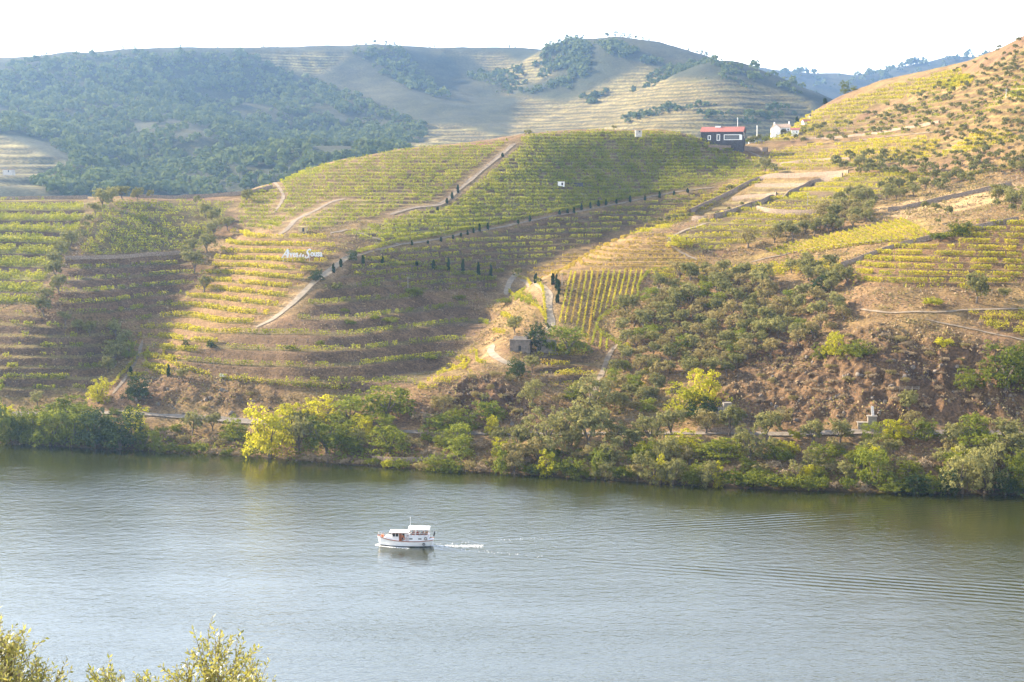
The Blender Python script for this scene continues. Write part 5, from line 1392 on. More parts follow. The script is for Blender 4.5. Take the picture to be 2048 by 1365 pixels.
# ---- concrete works at the foot of the cliffs
x, y, z = spot(1742, 850)
C_ = empty('concrete_culvert', (x, y, z - 1.2), rad(-6)); C_.scale = (.8, .8, .72); tag(C_, 'pale stepped concrete culvert with a water chute under the cliffs', 'culvert')
MB().box(-1.2, 2.0, -.6, 2.6, -1, 5.2).build('pier', M['concrete'], C_); MB().box(-5.0, -1.22, -1.4, 2.0, -1, 2.6).build('lower_wall', M['concrete'], C_)
MB().box(-1.5, 2.3, -.9, 2.9, 5.203, 5.5).build('coping', M['concrete'], C_); MB().box(-5.3, -1.24, -1.7, 2.2, 2.603, 2.85).build('coping', M['concrete'], C_)
MB().prism([(.2, 5.6), (3.5, 9.2), (3.5, 8.4), (.8, 5.5)], .2, 1.2).build('chute', M['pale_stone'], C_)
x, y, z = spot(1455, 838)
C2 = empty('stepped_stonework', (x, y, z), rad(4)); tag(C2, 'grey stepped stonework right of the big yellow-green oak', 'stonework')
for i, (a, b, h) in enumerate([(-4.5, 5.5, 2.4), (-3.0, 3.2, 3.4), (-1.2, 1.4, 5.0)]): MB().box(a, b, -.8 + .5 * i, 2.0 + .5 * i, -1 - .01 * i, h).build('step', M['concrete'], C2)
x, y, z = spot(1318, 588)
C3 = empty('stone_shelter', (x, y, z), rad(-10)); tag(C3, 'low stone shelter with a dark opening above the olive hillside', 'shelter')
MB().box(-2.4, 2.4, -.3, 3, -1, 1.9).build('wall', M['rock'], C3); MB().box(-2.7, 2.7, -.6, 3.2, 1.903, 2.15).build('roof', M['concrete'], C3); MB().box(-.6, 1.4, -.37, -.303, .05, 1.45).build('doorway', M['glass'], C3)
# small white notice board
x, y, z = spot(446, 757)
B_ = empty('notice_board', (x, y, z), rad(10)); tag(B_, 'small white board on posts above the brown rocks', 'board')
MB().box(-1.15, 1.15, -.06, .06, .55, 1.5).build('panel', M['white_wall'], B_)
for q in (-.8, .8): MB().box(q - .05, q + .05, .062, .16, -.4, 1.4).build('post', M['metal'], B_)
# safety fence on the rocks
x, y, z = spot(1812, 782)
G_ = empty('wooden_fence', (x, y, z + .2), rad(2)); tag(G_, 'short wooden rail fence on the rocks above the culvert', 'fence')
for i in range(5): MB().box(-4.1 + 2 * i, -3.95 + 2 * i, -.06, .06, -2.5, 1.1).build('post', M['concrete'], G_)
for zq in (.45, .95): MB().box(-4.3, 4.3, -.13, -.064, zq - .07, zq + .07).build('rail', M['concrete'], G_)

# ---- poles
def pole(px, py, hpx, label, mat='wood', cross=True):
    x, y, z = spot(px, py); h = hpx * y / F
    o = empty('utility_pole', (x, y, z), rad(10)); tag(o, label, 'pole')
    v, f = tube([(0, 0, -.6), (0, 0, h)], [.16, .10], 8); me = bpy.data.meshes.new('shaft'); me.from_pydata([tuple(q) for q in v], [], f); me.materials.append(M[mat]); link('shaft', me, o)
    if cross: MB().box(-.8, .8, -.06, .06, h - .55, h - .4).build('crossarm', M[mat], o)
pole(816, 580, 26, 'bare pole in the shaded terraces of the middle hill')
pole(1124, 570, 24, 'thin pole among the cypresses at the striped plot')
pole(1696, 258, 20, 'thin pole on the upper right hillside between olives')
pole(1615, 412, 26, 'pole at the inner corner of the walled yard')
pole(2012, 196, 18, 'short white pole near the right edge of the high hillside', 'metal')
pole(1687, 300, 16, 'small pole below the long track at upper right')
x, y, z = at_depth(1475, 262, 935)
o = empty('antenna_mast', (x, y, z - 3), 0); tag(o, 'tall white mast rising behind the red roofed house', 'mast')
MB().bar((0, 0, 0), (0, 0, 10.5), .15, 8).build('shaft', M['white_wall'], o); MB().box(-.5, .5, -.06, .06, 9.8, 9.95).build('crossarm', M['metal'], o)
x, y, z = at_depth(1514, 266, 955)
o = empty('white_post', (x, y, z - 2), 0); tag(o, 'white post between the red roofed house and the farmhouse', 'post')
MB().bar((0, 0, 0), (0, 0, 6.0), .22, 8).build('shaft', M['white_wall'], o); MB().box(-.35, .35, -.35, .35, 6.01, 6.2).build('cap', M['white_wall'], o)

# ---- stone walls
def wall(pts, h, label, thick=.6, top=.0):
    L = line_pts(pts, h_hit, 5)
    seg = np.hypot(*(L[1:] - L[:-1]).T); s = np.concatenate([[0], np.cumsum(seg)]); n = max(4, int(s[-1] / 1.5)); q = np.linspace(0, s[-1], n)
    P = np.stack([np.interp(q, s, L[:, 0]), np.interp(q, s, L[:, 1])], 1)
    T = np.gradient(P, axis=0); T /= np.hypot(T[:, 0], T[:, 1])[:, None]; Nn = np.stack([-T[:, 1], T[:, 0]], 1)
    zz = h_fin(P[:, 0], P[:, 1]); zt = np.convolve(np.pad(zz, 3, mode='edge'), np.ones(7) / 7, 'valid') + h + .35 * (fbm(q, q * 0, 3., 2, 3) - .5)
    c = np.array([P[:, 0].mean(), P[:, 1].mean(), zz.mean()])
    V = np.concatenate([np.stack([P[:, 0] + Nn[:, 0] * a, P[:, 1] + Nn[:, 1] * a, zv], 1) for a, zv in ((-thick / 2, zz - 1.5), (-thick / 2, zt), (thick / 2, zt), (thick / 2, zz - 1.5))]) - c
    Fc = []
    for i in range(n - 1):
        for k in range(3): Fc.append([k * n + i, k * n + i + 1, (k + 1) * n + i + 1, (k + 1) * n + i])
    tag(link('stone_wall', np_mesh('stone_wall', V, np.array(Fc), M['stone']), None, tuple(c)), label, 'stone wall')
wall([(1380,428),(1400,417),(1457,392),(1501,368),(1530,357),(1615,355),(1697,349)], 2.3, 'long upper wall round the top of the walled yard')
wall([(1428,439),(1487,420),(1492,417),(1552,401),(1596,384),(1628,366),(1685,355)], 2.2, 'long lower wall round the bottom of the walled yard')
wall([(1510,374),(1615,371)], 1.9, 'short upper cross wall inside the walled yard')
wall([(1465,400),(1510,396),(1553,390)], 1.8, 'short lower cross wall inside the walled yard')
wall([(1514,420),(1542,428),(1590,430),(1637,428)], 2.0, 'rounded terrace wall below the walled yard')
wall([(1776,424),(1815,418),(1855,409),(1893,400),(1960,386),(2022,372)], 1.8, 'dry stone wall above the pale dry field')
wall([(1682,536),(1730,516),(1778,500),(1821,488),(1888,473),(1955,459),(2037,441)], 1.7, 'diagonal stone wall above the right vine terraces')
wall([(1600,281),(1621,279),(1690,276),(1780,264),(1878,247)], 1.2, 'long thin wall below the olives of the high hillside')
wall([(130,519),(200,520),(300,512),(396,505)], 1.5, 'retaining wall under the dense vine block on the left hill')
wall([(1384,443),(1414,441)], 2.2, 'short block of wall at the lower corner of the walled yard')
wall([(1416,298),(1500,302),(1535,305)], 2.6, 'dark retaining wall below the red roofed house')
wall([(840,872),(880,874),(920,874)], 1.6, 'low pale retaining wall on the river bank below the brown bluff')
wall([(745,920),(800,924),(860,922),(925,914)], 1.3, 'low stone bank edging just above the water in the middle')
wall([(1560,330),(1640,322),(1700,320)], 1.3, 'stone wall left of the dark olive clump')
wall([(0,400),(80,399),(175,398)], 1.6, 'retaining wall along the top of the left terraces')
wall([(260,394),(380,397),(500,390),(545,376)], 1.8, 'low wall along the saddle behind the dense vine block')
wall([(1395,862),(1440,866),(1500,866)], 1.6, 'low ruined wall on the railway bench below the stepped stonework')

# ---- the big white lettering
xs_, ys_, zs_ = spot(592, 523)
LT = empty('hillside_lettering', (xs_, ys_, zs_ + .6), rad(-16)); tag(LT, "big white letters reading Alves de Sousa standing on the lit slope", 'lettering')
def letter(ch, x, size, shear=0.0, lift=0.0, thick=.12):
    c = bpy.data.curves.new('letter', 'FONT'); c.body = ch; c.size = size; c.extrude = .12; c.shear = shear; c.offset = thick * .5
    o = bpy.data.objects.new('letter', c); COL.objects.link(o)
    dg = bpy.context.evaluated_depsgraph_get(); me = bpy.data.meshes.new_from_object(o.evaluated_get(dg))
    w = max(v.co.x for v in me.vertices) if len(me.vertices) else 0
    COL.objects.unlink(o); bpy.data.objects.remove(o)
    me.materials.clear(); me.materials.append(M['letter_paint'])
    q = link('letter', me, LT); q.rotation_euler = (math.pi / 2, 0, 0); q.location = (x, -.3, 1.2 + lift); q.scale = (.78, 1, 1)
    return w * .78
xx = -6.1
for ch, size, sh, lift, kern in [('A', 5.2, .5, -.5, -.25), ('l', 3.6, .1, .1, .12), ('v', 3.4, .1, 0, .02), ('e', 3.4, .05, 0, .08), ('s', 3.4, .05, 0, .14), ('d', 2.2, .4, -.1, .02), ('e', 2.2, .4, -.1, .1),
                                ('S', 5.4, .5, -.5, -.35), ('o', 3.5, 0, .3, .08), ('u', 3.5, 0, .3, .1), ('s', 3.5, 0, .3, .08), ('a', 3.5, 0, .3, .0)]:
    xx += letter(ch, xx, size, sh, lift) + kern
for i in range(7): MB().box(-5.6 + i * 1.9 - .06, -5.6 + i * 1.9 + .06, .0, .12, -1.5, 1.6).build('post', M['metal'], LT)
MB().box(-6.0, 6.2, .124, .2, .85, 1.0).build('rail', M['metal'], LT)

# ------------------------------------------------------------ boulders on the rocky slopes
def rock_mesh(name, seed):
    r = np.random.default_rng(seed)
    n = 40; d = r.normal(size=(n, 3)); d /= np.linalg.norm(d, axis=1)[:, None]; d *= r.uniform(.75, 1.1, (n, 1)) * np.array([1, .8, .7])
    import bmesh
    bm = bmesh.new()
    for q in d: bm.verts.new(q)
    bmesh.ops.convex_hull(bm, input=bm.verts)
    for v in [v for v in bm.verts if not v.link_faces]: bm.verts.remove(v)
    me = bpy.data.meshes.new(name); bm.to_mesh(me); bm.free(); me.materials.append(M['rock']); return me
RM = [rock_mesh('boulder', i) for i in range(5)]
rr = random.Random(9)
polyr = [([(1500,760),(1560,710),(1700,665),(1850,690),(2040,720),(2040,830),(1700,850),(1520,840)], 90, 'rock sticking out of the cliffs on the right', 'rocks on the right cliffs'),
         ([(300,775),(480,775),(560,810),(480,835),(250,825)], 26, 'rock on the brown bluff above the railway at left', 'rocks above the railway'),
         ([(880,790),(960,760),(1100,800),(1180,850),(950,860)], 26, 'rock on the brown bluff below the knoll', 'rocks below the knoll'),
         ([(560,915),(760,928),(760,934),(560,922)], 16, 'stone at the waterline left of the middle', 'stones at the waterline')]
for poly, n, lab, grp in polyr:
    X = [p[0] for p in poly]; Y = [p[1] for p in poly]; k = 0
    while k < n:
        px, py = rr.uniform(min(X), max(X)), rr.uniform(min(Y), max(Y))
        if not in_poly(np.array([px]), np.array([py]), poly)[0]: continue
        x, y, z = spot(px, py); s = rr.uniform(.3, 1.1) * (.5 if 'water' in lab else 1)
        o = link('boulder', RM[k % 5], None, (x, y, z + s * .1)); o.scale = (s * rr.uniform(.7, 1.3), s * rr.uniform(.6, 1), s * rr.uniform(.7, 1.4)); o.rotation_euler = (rr.uniform(-.5, .5), rr.uniform(-.5, .5), rr.uniform(0, 6))
        tag(o, lab, 'rock', grp); o['px'] = float(px); o['py'] = float(py); k += 1

# ------------------------------------------------------------ the boat
M['hull'] = simple_mat('hull_white', (.78, .78, .78), .35, .05, 1.0, 0, .5)
M['varnish'] = simple_mat('varnished_wood', (.30, .11, .05), .45, .25, 3.0)
M['canvas'] = simple_mat('white_canvas', (.80, .79, .80), .8)
M['waterline'] = simple_mat('dark_boot_stripe', (.02, .03, .035), .5)
M['orange'] = simple_mat('orange_paint', (.65, .20, .05), .6)
M['foam'] = simple_mat('foam', (.85, .85, .83), .7, .1, 3.0, .4)
BT = empty('tour_boat', (bx, by, 0), rad(-3)); tag(BT, 'white wooden tour boat with an upper canopy heading left on the river', 'boat')
st = []   # stations: x, half width at deck, deck height, half width at water, keel
for x, wd, zd, ww in [(-7.0, .05, 2.55, .02), (-6.3, .75, 2.3, .12), (-5.2, 1.35, 2.0, .65), (-3.6, 1.85, 1.72, 1.35), (-1.5, 2.05, 1.5, 1.75), (1.0, 2.1, 1.4, 1.85), (3.5, 2.0, 1.42, 1.75), (5.5, 1.75, 1.55, 1.4), (6.8, 1.35, 1.75, .8)]:
    st.append((x, wd, zd, ww))
V, Fc = [], []
for (x, wd, zd, ww) in st:
    xo = .45 if x < -6.9 else 0; xs2 = -.5 if x > 6.7 else 0
    ring = [(x, -wd, zd), (x + xo * .5 + xs2 * .4, -(wd * .55 + ww * .45) - .02, zd * .5), (x + xo + xs2, -ww, .0), (x + xo * 1.3 + xs2, 0, -.6), (x + xo + xs2, ww, .0), (x + xo * .5 + xs2 * .4, (wd * .55 + ww * .45) + .02, zd * .5), (x, wd, zd)]
    V += ring
for i in range(len(st) - 1):
    for k in range(6): Fc.append([i * 7 + k, i * 7 + k + 1, (i + 1) * 7 + k + 1, (i + 1) * 7 + k])
Fc.append([(len(st) - 1) * 7 + k for k in range(7)]); Fc.append([6 - k for k in range(7)])
me = bpy.data.meshes.new('hull'); me.from_pydata(V, [], Fc); me.materials.append(M['hull']); link('hull', me, BT)
V, Fc = [], []
for (x, wd, zd, ww) in st: V += [(x, -wd + .04, zd - .12), (x, wd - .04, zd - .12)]
for i in range(len(st) - 1): Fc.append([2 * i, 2 * i + 1, 2 * i + 3, 2 * i + 2])
me = bpy.data.meshes.new('deck'); me.from_pydata(V, [], Fc); me.materials.append(M['hull']); link('deck', me, BT)
for s_ in (-1, 1):
    V, Fc = [], []
    for (x, wd, zd, ww) in st: V += [(x, s_ * (wd + .07), zd - .12), (x, s_ * (wd + .07), zd + .06), (x, s_ * (wd - .06), zd + .06), (x, s_ * (wd - .06), zd - .10)]
    for i in range(len(st) - 1):
        for k in range(4): Fc.append([i * 4 + k, i * 4 + (k + 1) % 4, (i + 1) * 4 + (k + 1) % 4, (i + 1) * 4 + k])
    me = bpy.data.meshes.new('gunwale'); me.from_pydata(V, [], Fc); me.materials.append(M['varnish']); link('gunwale', me, BT)
V, Fc = [], []
for (x, wd, zd, ww) in st[1:]:
    V += [(x - (.5 if x > 6.7 else 0), -ww - .035, -.05), (x - (.45 if x > 6.7 else 0), -(ww * .86 + wd * .14) - .035, .2)]
for i in range(len(st) - 2): Fc.append([2 * i, 2 * i + 1, 2 * i + 3, 2 * i + 2])
me = bpy.data.meshes.new('boot_stripe'); me.from_pydata(V, [], Fc); me.materials.append(M['waterline']); link('boot_stripe', me, BT)
# cabin, wheelhouse, aft saloon
MB().prism([(-1.05, 1.5), (1.05, 1.5), (.95, 2.35), (-.95, 2.35)], -5.0, -3.25).build('fore_cabin', M['hull'], BT)
wh = MB().prism([(-1.35, 1.35), (1.35, 1.35), (1.25, 3.35), (-1.25, 3.35)], -3.2, .3).build('wheelhouse', M['hull'], BT)
MB().box(-3.95, .9, -1.6, 1.6, 3.354, 3.5).build('wheelhouse_roof', M['canvas'], BT)
MB().box(-3.98, .93, -1.66, 1.66, 3.26, 3.35).build('roof_edge', M['varnish'], BT)
for a, b in [(-3.1, -2.5), (-2.35, -1.7)]: MB().prism([(-1.36, 2.45), (-1.30, 2.45), (-1.27, 3.2), (-1.33, 3.2)], a, b).build('window', M['glass'], BT)
for yq in (-1.0, -.35, .35, 1.0): MB().box(-3.26, -3.21, yq - .26, yq + .26, 2.5, 3.2).build('window', M['glass'], BT)
MB().prism([(-1.40, 1.4), (-1.34, 1.4), (-1.27, 3.15), (-1.33, 3.15)], -1.55, -.85).build('door', M['varnish'], BT)
MB().prism([(-1.39, 2.3), (-1.33, 2.3), (-1.29, 3.15), (-1.35, 3.15)], -.7, -.2).build('window', M['glass'], BT)
MB().prism([(-1.7, 1.3), (1.7, 1.3), (1.6, 2.55), (-1.6, 2.55)], .32, 5.6).build('saloon', M['hull'], BT)
for a in (1.0, 3.2): MB().prism([(-1.72, 1.85), (-1.66, 1.85), (-1.64, 2.12), (-1.70, 2.12)], a, a + .8).build('window', M['glass'], BT)
MB().box(.9, 5.7, -1.66, 1.66, 2.554, 2.64).build('upper_deck', M['canvas'], BT)
# canopy on posts
cn = MB()
prof = [(-1.75, 4.35), (-1.1, 4.62), (0, 4.72), (1.1, 4.62), (1.75, 4.35), (1.75, 4.27), (-1.75, 4.27)]
cn.prism(prof, .75, 5.9).build('canopy', M['canvas'], BT)
MB().prism([(-1.78, 4.34), (-1.76, 4.34), (-1.76, 4.2), (-1.78, 4.2)], .75, 5.9).build('canopy_valance', M['canvas'], BT)
for x in (.9, 2.5, 4.1, 5.75):
    for yq in (-1.55, 1.55): MB().bar((x, yq, 2.6), (x, yq, 4.3), .04).build('canopy_post', M['hull'], BT)
for yq in (-1.6, 1.6):
    MB().bar((.9, yq, 3.3), (5.75, yq, 3.3), .035).build('handrail', M['hull'], BT)
    MB().box(1.0, 5.6, yq - .02, yq + .02, 2.66, 2.9).build('rail_cloth', M['canvas'], BT)
for x in (1.8, 2.9, 4.0, 5.0): MB().box(x - .25, x + .25, -1.2, 1.2, 2.644, 3.05).box(x + .2, x + .27, -1.2, 1.2, 3.054, 3.5).build('bench', M['varnish'], BT)
MB().bar((1.1, 0, 4.7), (1.1, 0, 7.0), .035, 8).build('mast', M['canvas'], BT); MB().bar((1.1, -.55, 6.9), (1.1, .55, 6.9), .035).build('crosstree', M['canvas'], BT)
for k in range(6):
    x = -6.8 + k * .75; i0 = np.interp(x, [s[0] for s in st], [s[1] for s in st]); z0_ = np.interp(x, [s[0] for s in st], [s[2] for s in st])
    for s_ in (-1, 1): MB().bar((x, s_ * i0 * .95, z0_), (x, s_ * i0 * .95, z0_ + .75), .025).build('rail_post', M['hull'], BT)
for s_ in (-1, 1):
    P = [(x, s_ * np.interp(x, [s[0] for s in st], [s[1] for s in st]) * .95, np.interp(x, [s[0] for s in st], [s[2] for s in st]) + .75) for x in np.linspace(-6.8, -3.05, 8)]
    v, f = tube(P, [.025] * 8, 5); me = bpy.data.meshes.new('bow_rail'); me.from_pydata([tuple(q) for q in v], [], f); me.materials.append(M['hull']); link('bow_rail', me, BT)
MB().bar((-5.7, 0, 1.9), (-5.7, 0, 2.7), .3, 10).build('winch', M['orange'], BT)
MB().bar((6.4, 0, 1.6), (7.0, 0, 3.9), .035).build('flagstaff', M['hull'], BT)
fl = MB(); fl.V = [(6.62, .02, 2.5), (6.95, .02, 3.75), (7.15, .05, 3.3), (6.95, .0, 2.2), (6.62, .045, 2.5), (6.95, .045, 3.75), (7.15, .075, 3.3), (6.95, .025, 2.2)]; fl.F = [[0, 1, 2, 3], [7, 6, 5, 4], [0, 4, 5, 1], [1, 5, 6, 2], [2, 6, 7, 3], [3, 7, 4, 0]]
fl.build('flag', M['schist'], BT)
for x in (0.35, 0.75): MB().bar((x, -1.78, 1.4), (x, -1.72, 2.6), .03).build('ladder_rail', M['varnish'], BT)
for k in range(4): MB().bar((.35, -1.77, 1.6 + .28 * k), (.75, -1.77, 1.6 + .28 * k), .025).build('ladder_rung', M['varnish'], BT)
def ring(name, c, R, r_, mat, parent):
    V, Fc = [], []
    for i in range(14):
        a = 2 * math.pi * i / 14
        for j in range(6):
            b = 2 * math.pi * j / 6; V.append((c[0] + (R + r_ * math.cos(b)) * math.cos(a), c[1] + r_ * math.sin(b), c[2] + (R + r_ * math.cos(b)) * math.sin(a)))
    for i in range(14):
        for j in range(6): Fc.append([i * 6 + j, i * 6 + (j + 1) % 6, ((i + 1) % 14) * 6 + (j + 1) % 6, ((i + 1) % 14) * 6 + j])
    me = bpy.data.meshes.new(name); me.from_pydata(V, [], Fc); me.materials.append(mat); link(name, me, parent)
ring('lifebuoy', (5.0, -1.78, 2.1), .3, .08, M['schist'], BT); ring('lifebuoy', (-.35, -1.45, 2.0), .28, .08, M['orange'], BT); ring('fender', (4.6, -2.02, .75), .25, .1, M['waterline'], BT)
# people on board: one continuous skinned body each
def person(loc, rz, seated, shirt, trousers, label, hairc=(.03, .02, .015)):
    o = empty('person', loc, rz); tag(o, label, 'person')
    if seated:
        J = {'pelvis': (0, 0, .1), 'chest': (0, .02, .52), 'neck': (0, .0, .66), 'head': (0, -.03, .80), 'top': (0, -.02, .92)}
        L_ = lambda s: {'sh': (s * .19, .01, .58), 'el': (s * .24, -.08, .34), 'wr': (s * .14, -.30, .26), 'ha': (s * .10, -.38, .26), 'hip': (s * .09, 0, .08), 'kn': (s * .11, -.44, .10), 'an': (s * .11, -.44, -.34), 'to': (s * .12, -.58, -.38)}
    else:
        J = {'pelvis': (0, 0, .92), 'chest': (0, 0, 1.33), 'neck': (0, 0, 1.48), 'head': (0, -.02, 1.62), 'top': (0, -.01, 1.74)}
        L_ = lambda s: {'sh': (s * .19, 0, 1.40), 'el': (s * .25, -.03, 1.13), 'wr': (s * .22, -.2, .98), 'ha': (s * .20, -.28, .97), 'hip': (s * .09, 0, .88), 'kn': (s * .10, -.02, .48), 'an': (s * .11, .02, .08), 'to': (s * .12, -.14, .03)}
    R = {'pelvis': .15, 'chest': .16, 'neck': .06, 'head': .10, 'top': .07, 'sh': .075, 'el': .05, 'wr': .033, 'ha': .04, 'hip': .11, 'kn': .07, 'an': .045, 'to': .04}
    V = []; E = []; rads = []; idx_ = {}
    def add(k, p, r): idx_[k] = len(V); V.append(p); rads.append(r)
    for k, p in J.items(): add(k, p, R[k])
    E += [(idx_['pelvis'], idx_['chest']), (idx_['chest'], idx_['neck']), (idx_['neck'], idx_['head']), (idx_['head'], idx_['top'])]
    for s in (-1, 1):
        for k, p in L_(s).items(): add((k, s), p, R[k])
        E += [(idx_['chest'], idx_[('sh', s)]), (idx_[('sh', s)], idx_[('el', s)]), (idx_[('el', s)], idx_[('wr', s)]), (idx_[('wr', s)], idx_[('ha', s)]),
              (idx_['pelvis'], idx_[('hip', s)]), (idx_[('hip', s)], idx_[('kn', s)]), (idx_[('kn', s)], idx_[('an', s)]), (idx_[('an', s)], idx_[('to', s)])]
    me = bpy.data.meshes.new('body'); me.from_pydata(V, E, []); ob = bpy.data.objects.new('body', me); COL.objects.link(ob)
    m_ = ob.modifiers.new('skin', 'SKIN')
    for i, r_ in enumerate(rads): me.skin_vertices[0].data[i].radius = (r_, r_)
    me.skin_vertices[0].data[0].use_root = True
    ob.modifiers.new('sub', 'SUBSURF').levels = 1
    dg = bpy.context.evaluated_depsgraph_get(); m2 = bpy.data.meshes.new_from_object(ob.evaluated_get(dg))
    COL.objects.unlink(ob); bpy.data.objects.remove(ob)
    for c in ((.42, .26, .19), shirt, trousers): m2.materials.append(simple_mat('cloth', c, .9))
    hz_ = J['neck'][2]; pz = J['pelvis'][2]
    for p in m2.polygons:
        c = p.center
        p.material_index = 0 if (c.z > hz_ or (abs(c.x) > .08 and c.y < -.19 and (c.z > .9 if not seated else .2 < c.z < .4))) else (2 if c.z < pz + .08 else 1)
    link('body', m2, o)
    hb = MB(); t = J['head']
    for a in range(6): pass
    v, f = tube([(t[0], t[1] + .03, t[2] - .05), (t[0], t[1] + .035, t[2] + .04), (t[0], t[1] + .01, t[2] + .12), (t[0], t[1], t[2] + .155)], [.105, .118, .09, .02], 10)
    mh = bpy.data.meshes.new('hair'); mh.from_pydata([tuple(q) for q in v], [], f); mh.materials.append(simple_mat('hair', hairc, .8)); link('hair', mh, o)
def on_boat(x, y, z): 
    c, s = math.cos(rad(-3)), math.sin(rad(-3)); return (bx + x * c - y * s, by + x * s + y * c, z)
person(on_boat(1.8, -.8, 3.05), rad(-90), True, (.02, .02, .03), (.03, .03, .05), 'person in dark clothes sitting at the front under the boat canopy')
person(on_boat(2.9, -.9, 3.05), rad(-90), True, (.40, .05, .04), (.04, .04, .06), 'person in a red top sitting under the boat canopy')
person(on_boat(4.0, -.7, 3.05), rad(-90), True, (.06, .06, .07), (.05, .04, .03), 'person in grey sitting behind the red top under the canopy')
person(on_boat(5.0, -.8, 3.05), rad(-90), True, (.45, .22, .05), (.03, .03, .05), 'person in orange sitting at the back under the boat canopy')
person(on_boat(-.6, -1.75, 1.36), rad(20), False, (.50, .16, .06), (.03, .03, .04), 'person in orange standing on the side deck by the cabin door')
# foam: bow wave and stern wash
r = np.random.default_rng(3)
fp = []
for n, f in ((420, lambda t, q: (-7.2 + 8.5 * t, -.3 - 2.6 * t ** .65 - abs(q) * (.5 + .7 * t), .05)), (160, lambda t, q: (-7.2 + 6 * t, .3 + 2.4 * t ** .6 + abs(q) * (.4 + .5 * t), .05)), (90, lambda t, q: (-7.5 + 1.2 * t, (q - .3) * .9, .06)),
             (600, lambda t, q: (6.0 + 13 * t ** 1.2, -.2 - .05 * t + (q - .3) * (.7 + 1.0 * t), .05)), (45, lambda t, q: (8 + 26 * t, -2.0 - 8.4 * t + (q - .3) * 1.2, .03)), (35, lambda t, q: (8 + 26 * t, 2.0 + 7.8 * t + (q - .3) * 1.2, .03))):
    for _ in range(n): fp.append(f(r.uniform(0, 1), r.normal() * .5 + .3))
P = np.array([on_boat(*q) for q in fp])
V, Fc = leaf_quads(P, .34, None, 2, .8); V[:, 2] = .02 + np.abs(V[:, 2] - .03) * .35
tag(link('boat_foam', np_mesh('boat_foam', V, Fc, M['foam'])), kind='stuff')

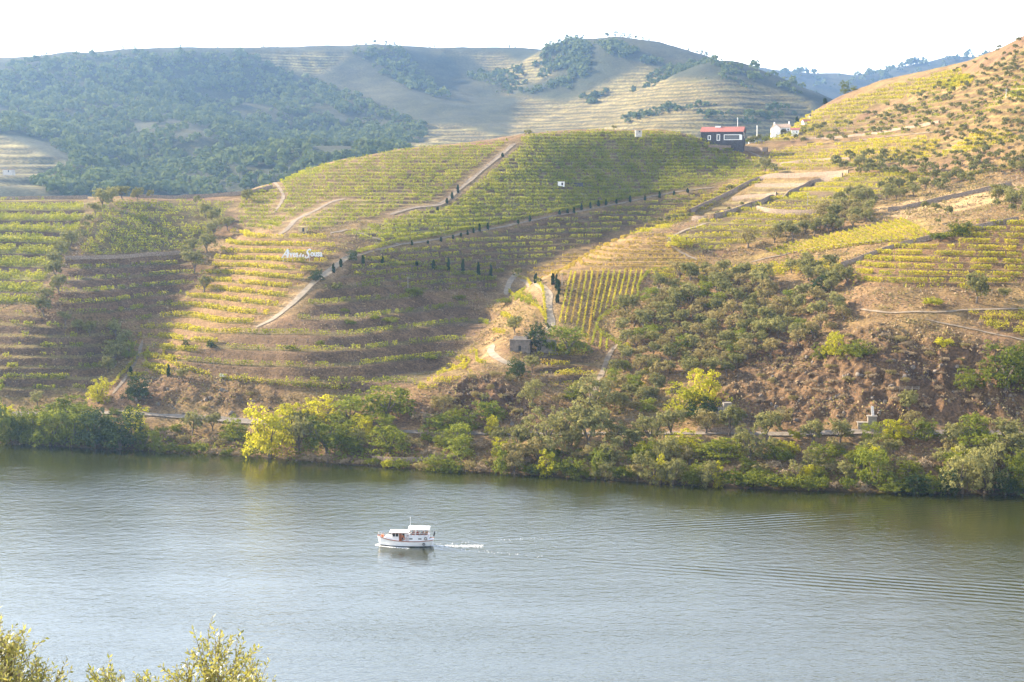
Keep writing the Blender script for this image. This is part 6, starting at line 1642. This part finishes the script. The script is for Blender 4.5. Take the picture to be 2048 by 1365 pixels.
# ------------------------------------------------------------ tree tops on the near bank, below the viewer
def near_tree(px, top_py, D, wpx, seed, label, ntw=620, depthpx=260):
    x, y, zt = at_depth(px, top_py, D)
    W = wpx * D / F; Hc = depthpx * D / F
    zg = near_h(x, y)
    o = empty('olive_tree', (x, y, zg), 0); tag(o, label, 'olive tree')
    r = np.random.default_rng(seed)
    zc = zt - zg - Hc
    P, A, B = [], [], []
    tw_v, tw_f = [], []
    # leading boughs, each carrying twigs
    tops = []
    for b in range(16):
        a = r.uniform(0, 2 * math.pi); rr_ = W * .5 * math.sqrt(r.uniform(0, 1)); hh = Hc * (1 - (rr_ / (W * .55)) ** 2 * .75) * r.uniform(.8, 1.0)
        tops.append((math.cos(a) * rr_, math.sin(a) * rr_, zc + hh))
    tops[0] = (0, 0, zc + Hc * .97)
    for i in range(ntw):
        tp = tops[r.integers(0, len(tops))]
        t = r.uniform(0, 1) ** .6
        base = np.array([tp[0] * (.35 + .65 * t), tp[1] * (.35 + .65 * t), zc * .9 + (tp[2] - zc * .9) * t]) + r.normal(0, W * .055, 3)
        out = np.array([base[0], base[1], 0]); n_ = np.linalg.norm(out); out = out / n_ if n_ > 1e-3 else np.array([1, 0, 0])
        d = out * r.uniform(.1, .8) + np.array([0, 0, r.uniform(.5, 1.1)]) + r.normal(0, .28, 3); d /= np.linalg.norm(d)
        ln = r.uniform(.16, .34)
        v, f = tube([base, base + d * ln * .5 + r.normal(0, .008, 3), base + d * ln], [.004, .003, .0015], 3)
        k0 = len(tw_v); tw_v += [tuple(q) for q in v]; tw_f += [[q + k0 for q in g] for g in f]
        m = int(ln / .017)
        for k in range(m):
            s = (k + .5) / m; p = base + d * ln * s
            side_ = np.cross(d, [math.cos(k * 2.4 + i), math.sin(k * 2.4 + i), .3]); side_ /= max(1e-6, np.linalg.norm(side_))
            ld = d * .75 + side_ * .75 + r.normal(0, .15, 3); ld /= np.linalg.norm(ld)
            wv = np.cross(ld, r.normal(size=3)); wv /= np.linalg.norm(wv)
            L_ = r.uniform(.035, .06); wd = L_ * r.uniform(.16, .24)
            P += [p, p + ld * L_ * .5 - wv * wd, p + ld * L_, p + ld * L_ * .5 + wv * wd]
    P = np.array(P); nf = len(P) // 4
    v = np.clip(r.uniform(0, 1, nf) ** 1.2, 0, 1)
    link('foliage', np_mesh('foliage', P, np.arange(len(P)).reshape(-1, 4), M['bush'], False, {'v': ('FACE', 'FLOAT', v)}), o)
    me = bpy.data.meshes.new('twigs'); me.from_pydata(tw_v, [], tw_f); me.materials.append(M['bark']); link('twigs', me, o)
    V, Fc = [], []
    for tp in tops[:9]:
        v_, f_ = tube([(0, 0, -.3), (tp[0] * .1, tp[1] * .1, zc * .5), (tp[0] * .4, tp[1] * .4, zc), (tp[0], tp[1], tp[2] - .1)], [.11, .07, .035, .006], 6)
        k0 = len(V); V += [tuple(q) for q in v_]; Fc += [[q + k0 for q in g] for g in f_]
    me = bpy.data.meshes.new('trunk'); me.from_pydata(V, [], Fc); me.materials.append(M['bark']); link('trunk', me, o)
near_tree(-20, 1276, 13.0, 270, 1, 'olive treetop cut by the left edge in the foreground', 1500, 330)
near_tree(75, 1345, 13.6, 170, 2, 'low olive treetop right of the tallest left foreground one', 420, 200)
near_tree(235, 1352, 14.0, 190, 3, 'small olive treetop in the middle of the three foreground clumps', 500, 180)
near_tree(425, 1308, 13.5, 205, 4, 'broad sunlit olive treetop, right hand one of the foreground', 1300, 300)
near_tree(515, 1345, 14.5, 110, 5, 'thin sparse olive treetop at the right end of the foreground', 180, 160)

# ------------------------------------------------------------ labels that several plants share: add where each one stands
from collections import defaultdict
cl = defaultdict(list)
for o in COL.objects:
    if o.parent is None and 'px' in o: cl[o['label']].append(o)
for lab, L in cl.items():
    if len(L) < 2: continue
    subs = {'': L}
    if len(L) > 20:
        ys_ = sorted(o['py'] for o in L); q1, q2 = ys_[len(L) // 3], ys_[2 * len(L) // 3]
        xs_ = sorted(o['px'] for o in L)
        nx_ = 4 if len(L) > 60 else 3 if len(L) > 30 else 1
        names = {1: [''], 3: ['left', 'middle', 'right'], 4: ['far left', 'left centre', 'right centre', 'far right']}[nx_]
        subs = defaultdict(list)
        for o in L:
            v_ = 'upper' if o['py'] < q1 else 'middle' if o['py'] < q2 else 'lower'
            k_ = sum(o['px'] > xs_[len(L) * (i + 1) // nx_ - 1] for i in range(nx_ - 1))
            subs[(v_ + ' band, ' + names[k_]).strip(', ')].append(o)
    for k_, S in subs.items():
        S.sort(key=lambda o: o['px'])
        for i, o in enumerate(S):
            o['label'] = lab + (', ' + k_ if k_ else '') + (', %s from left' % ordn(i + 1) if len(S) > 1 else '')
for o in COL.objects:
    for k_ in ('px', 'py'):
        if k_ in o: del o[k_]
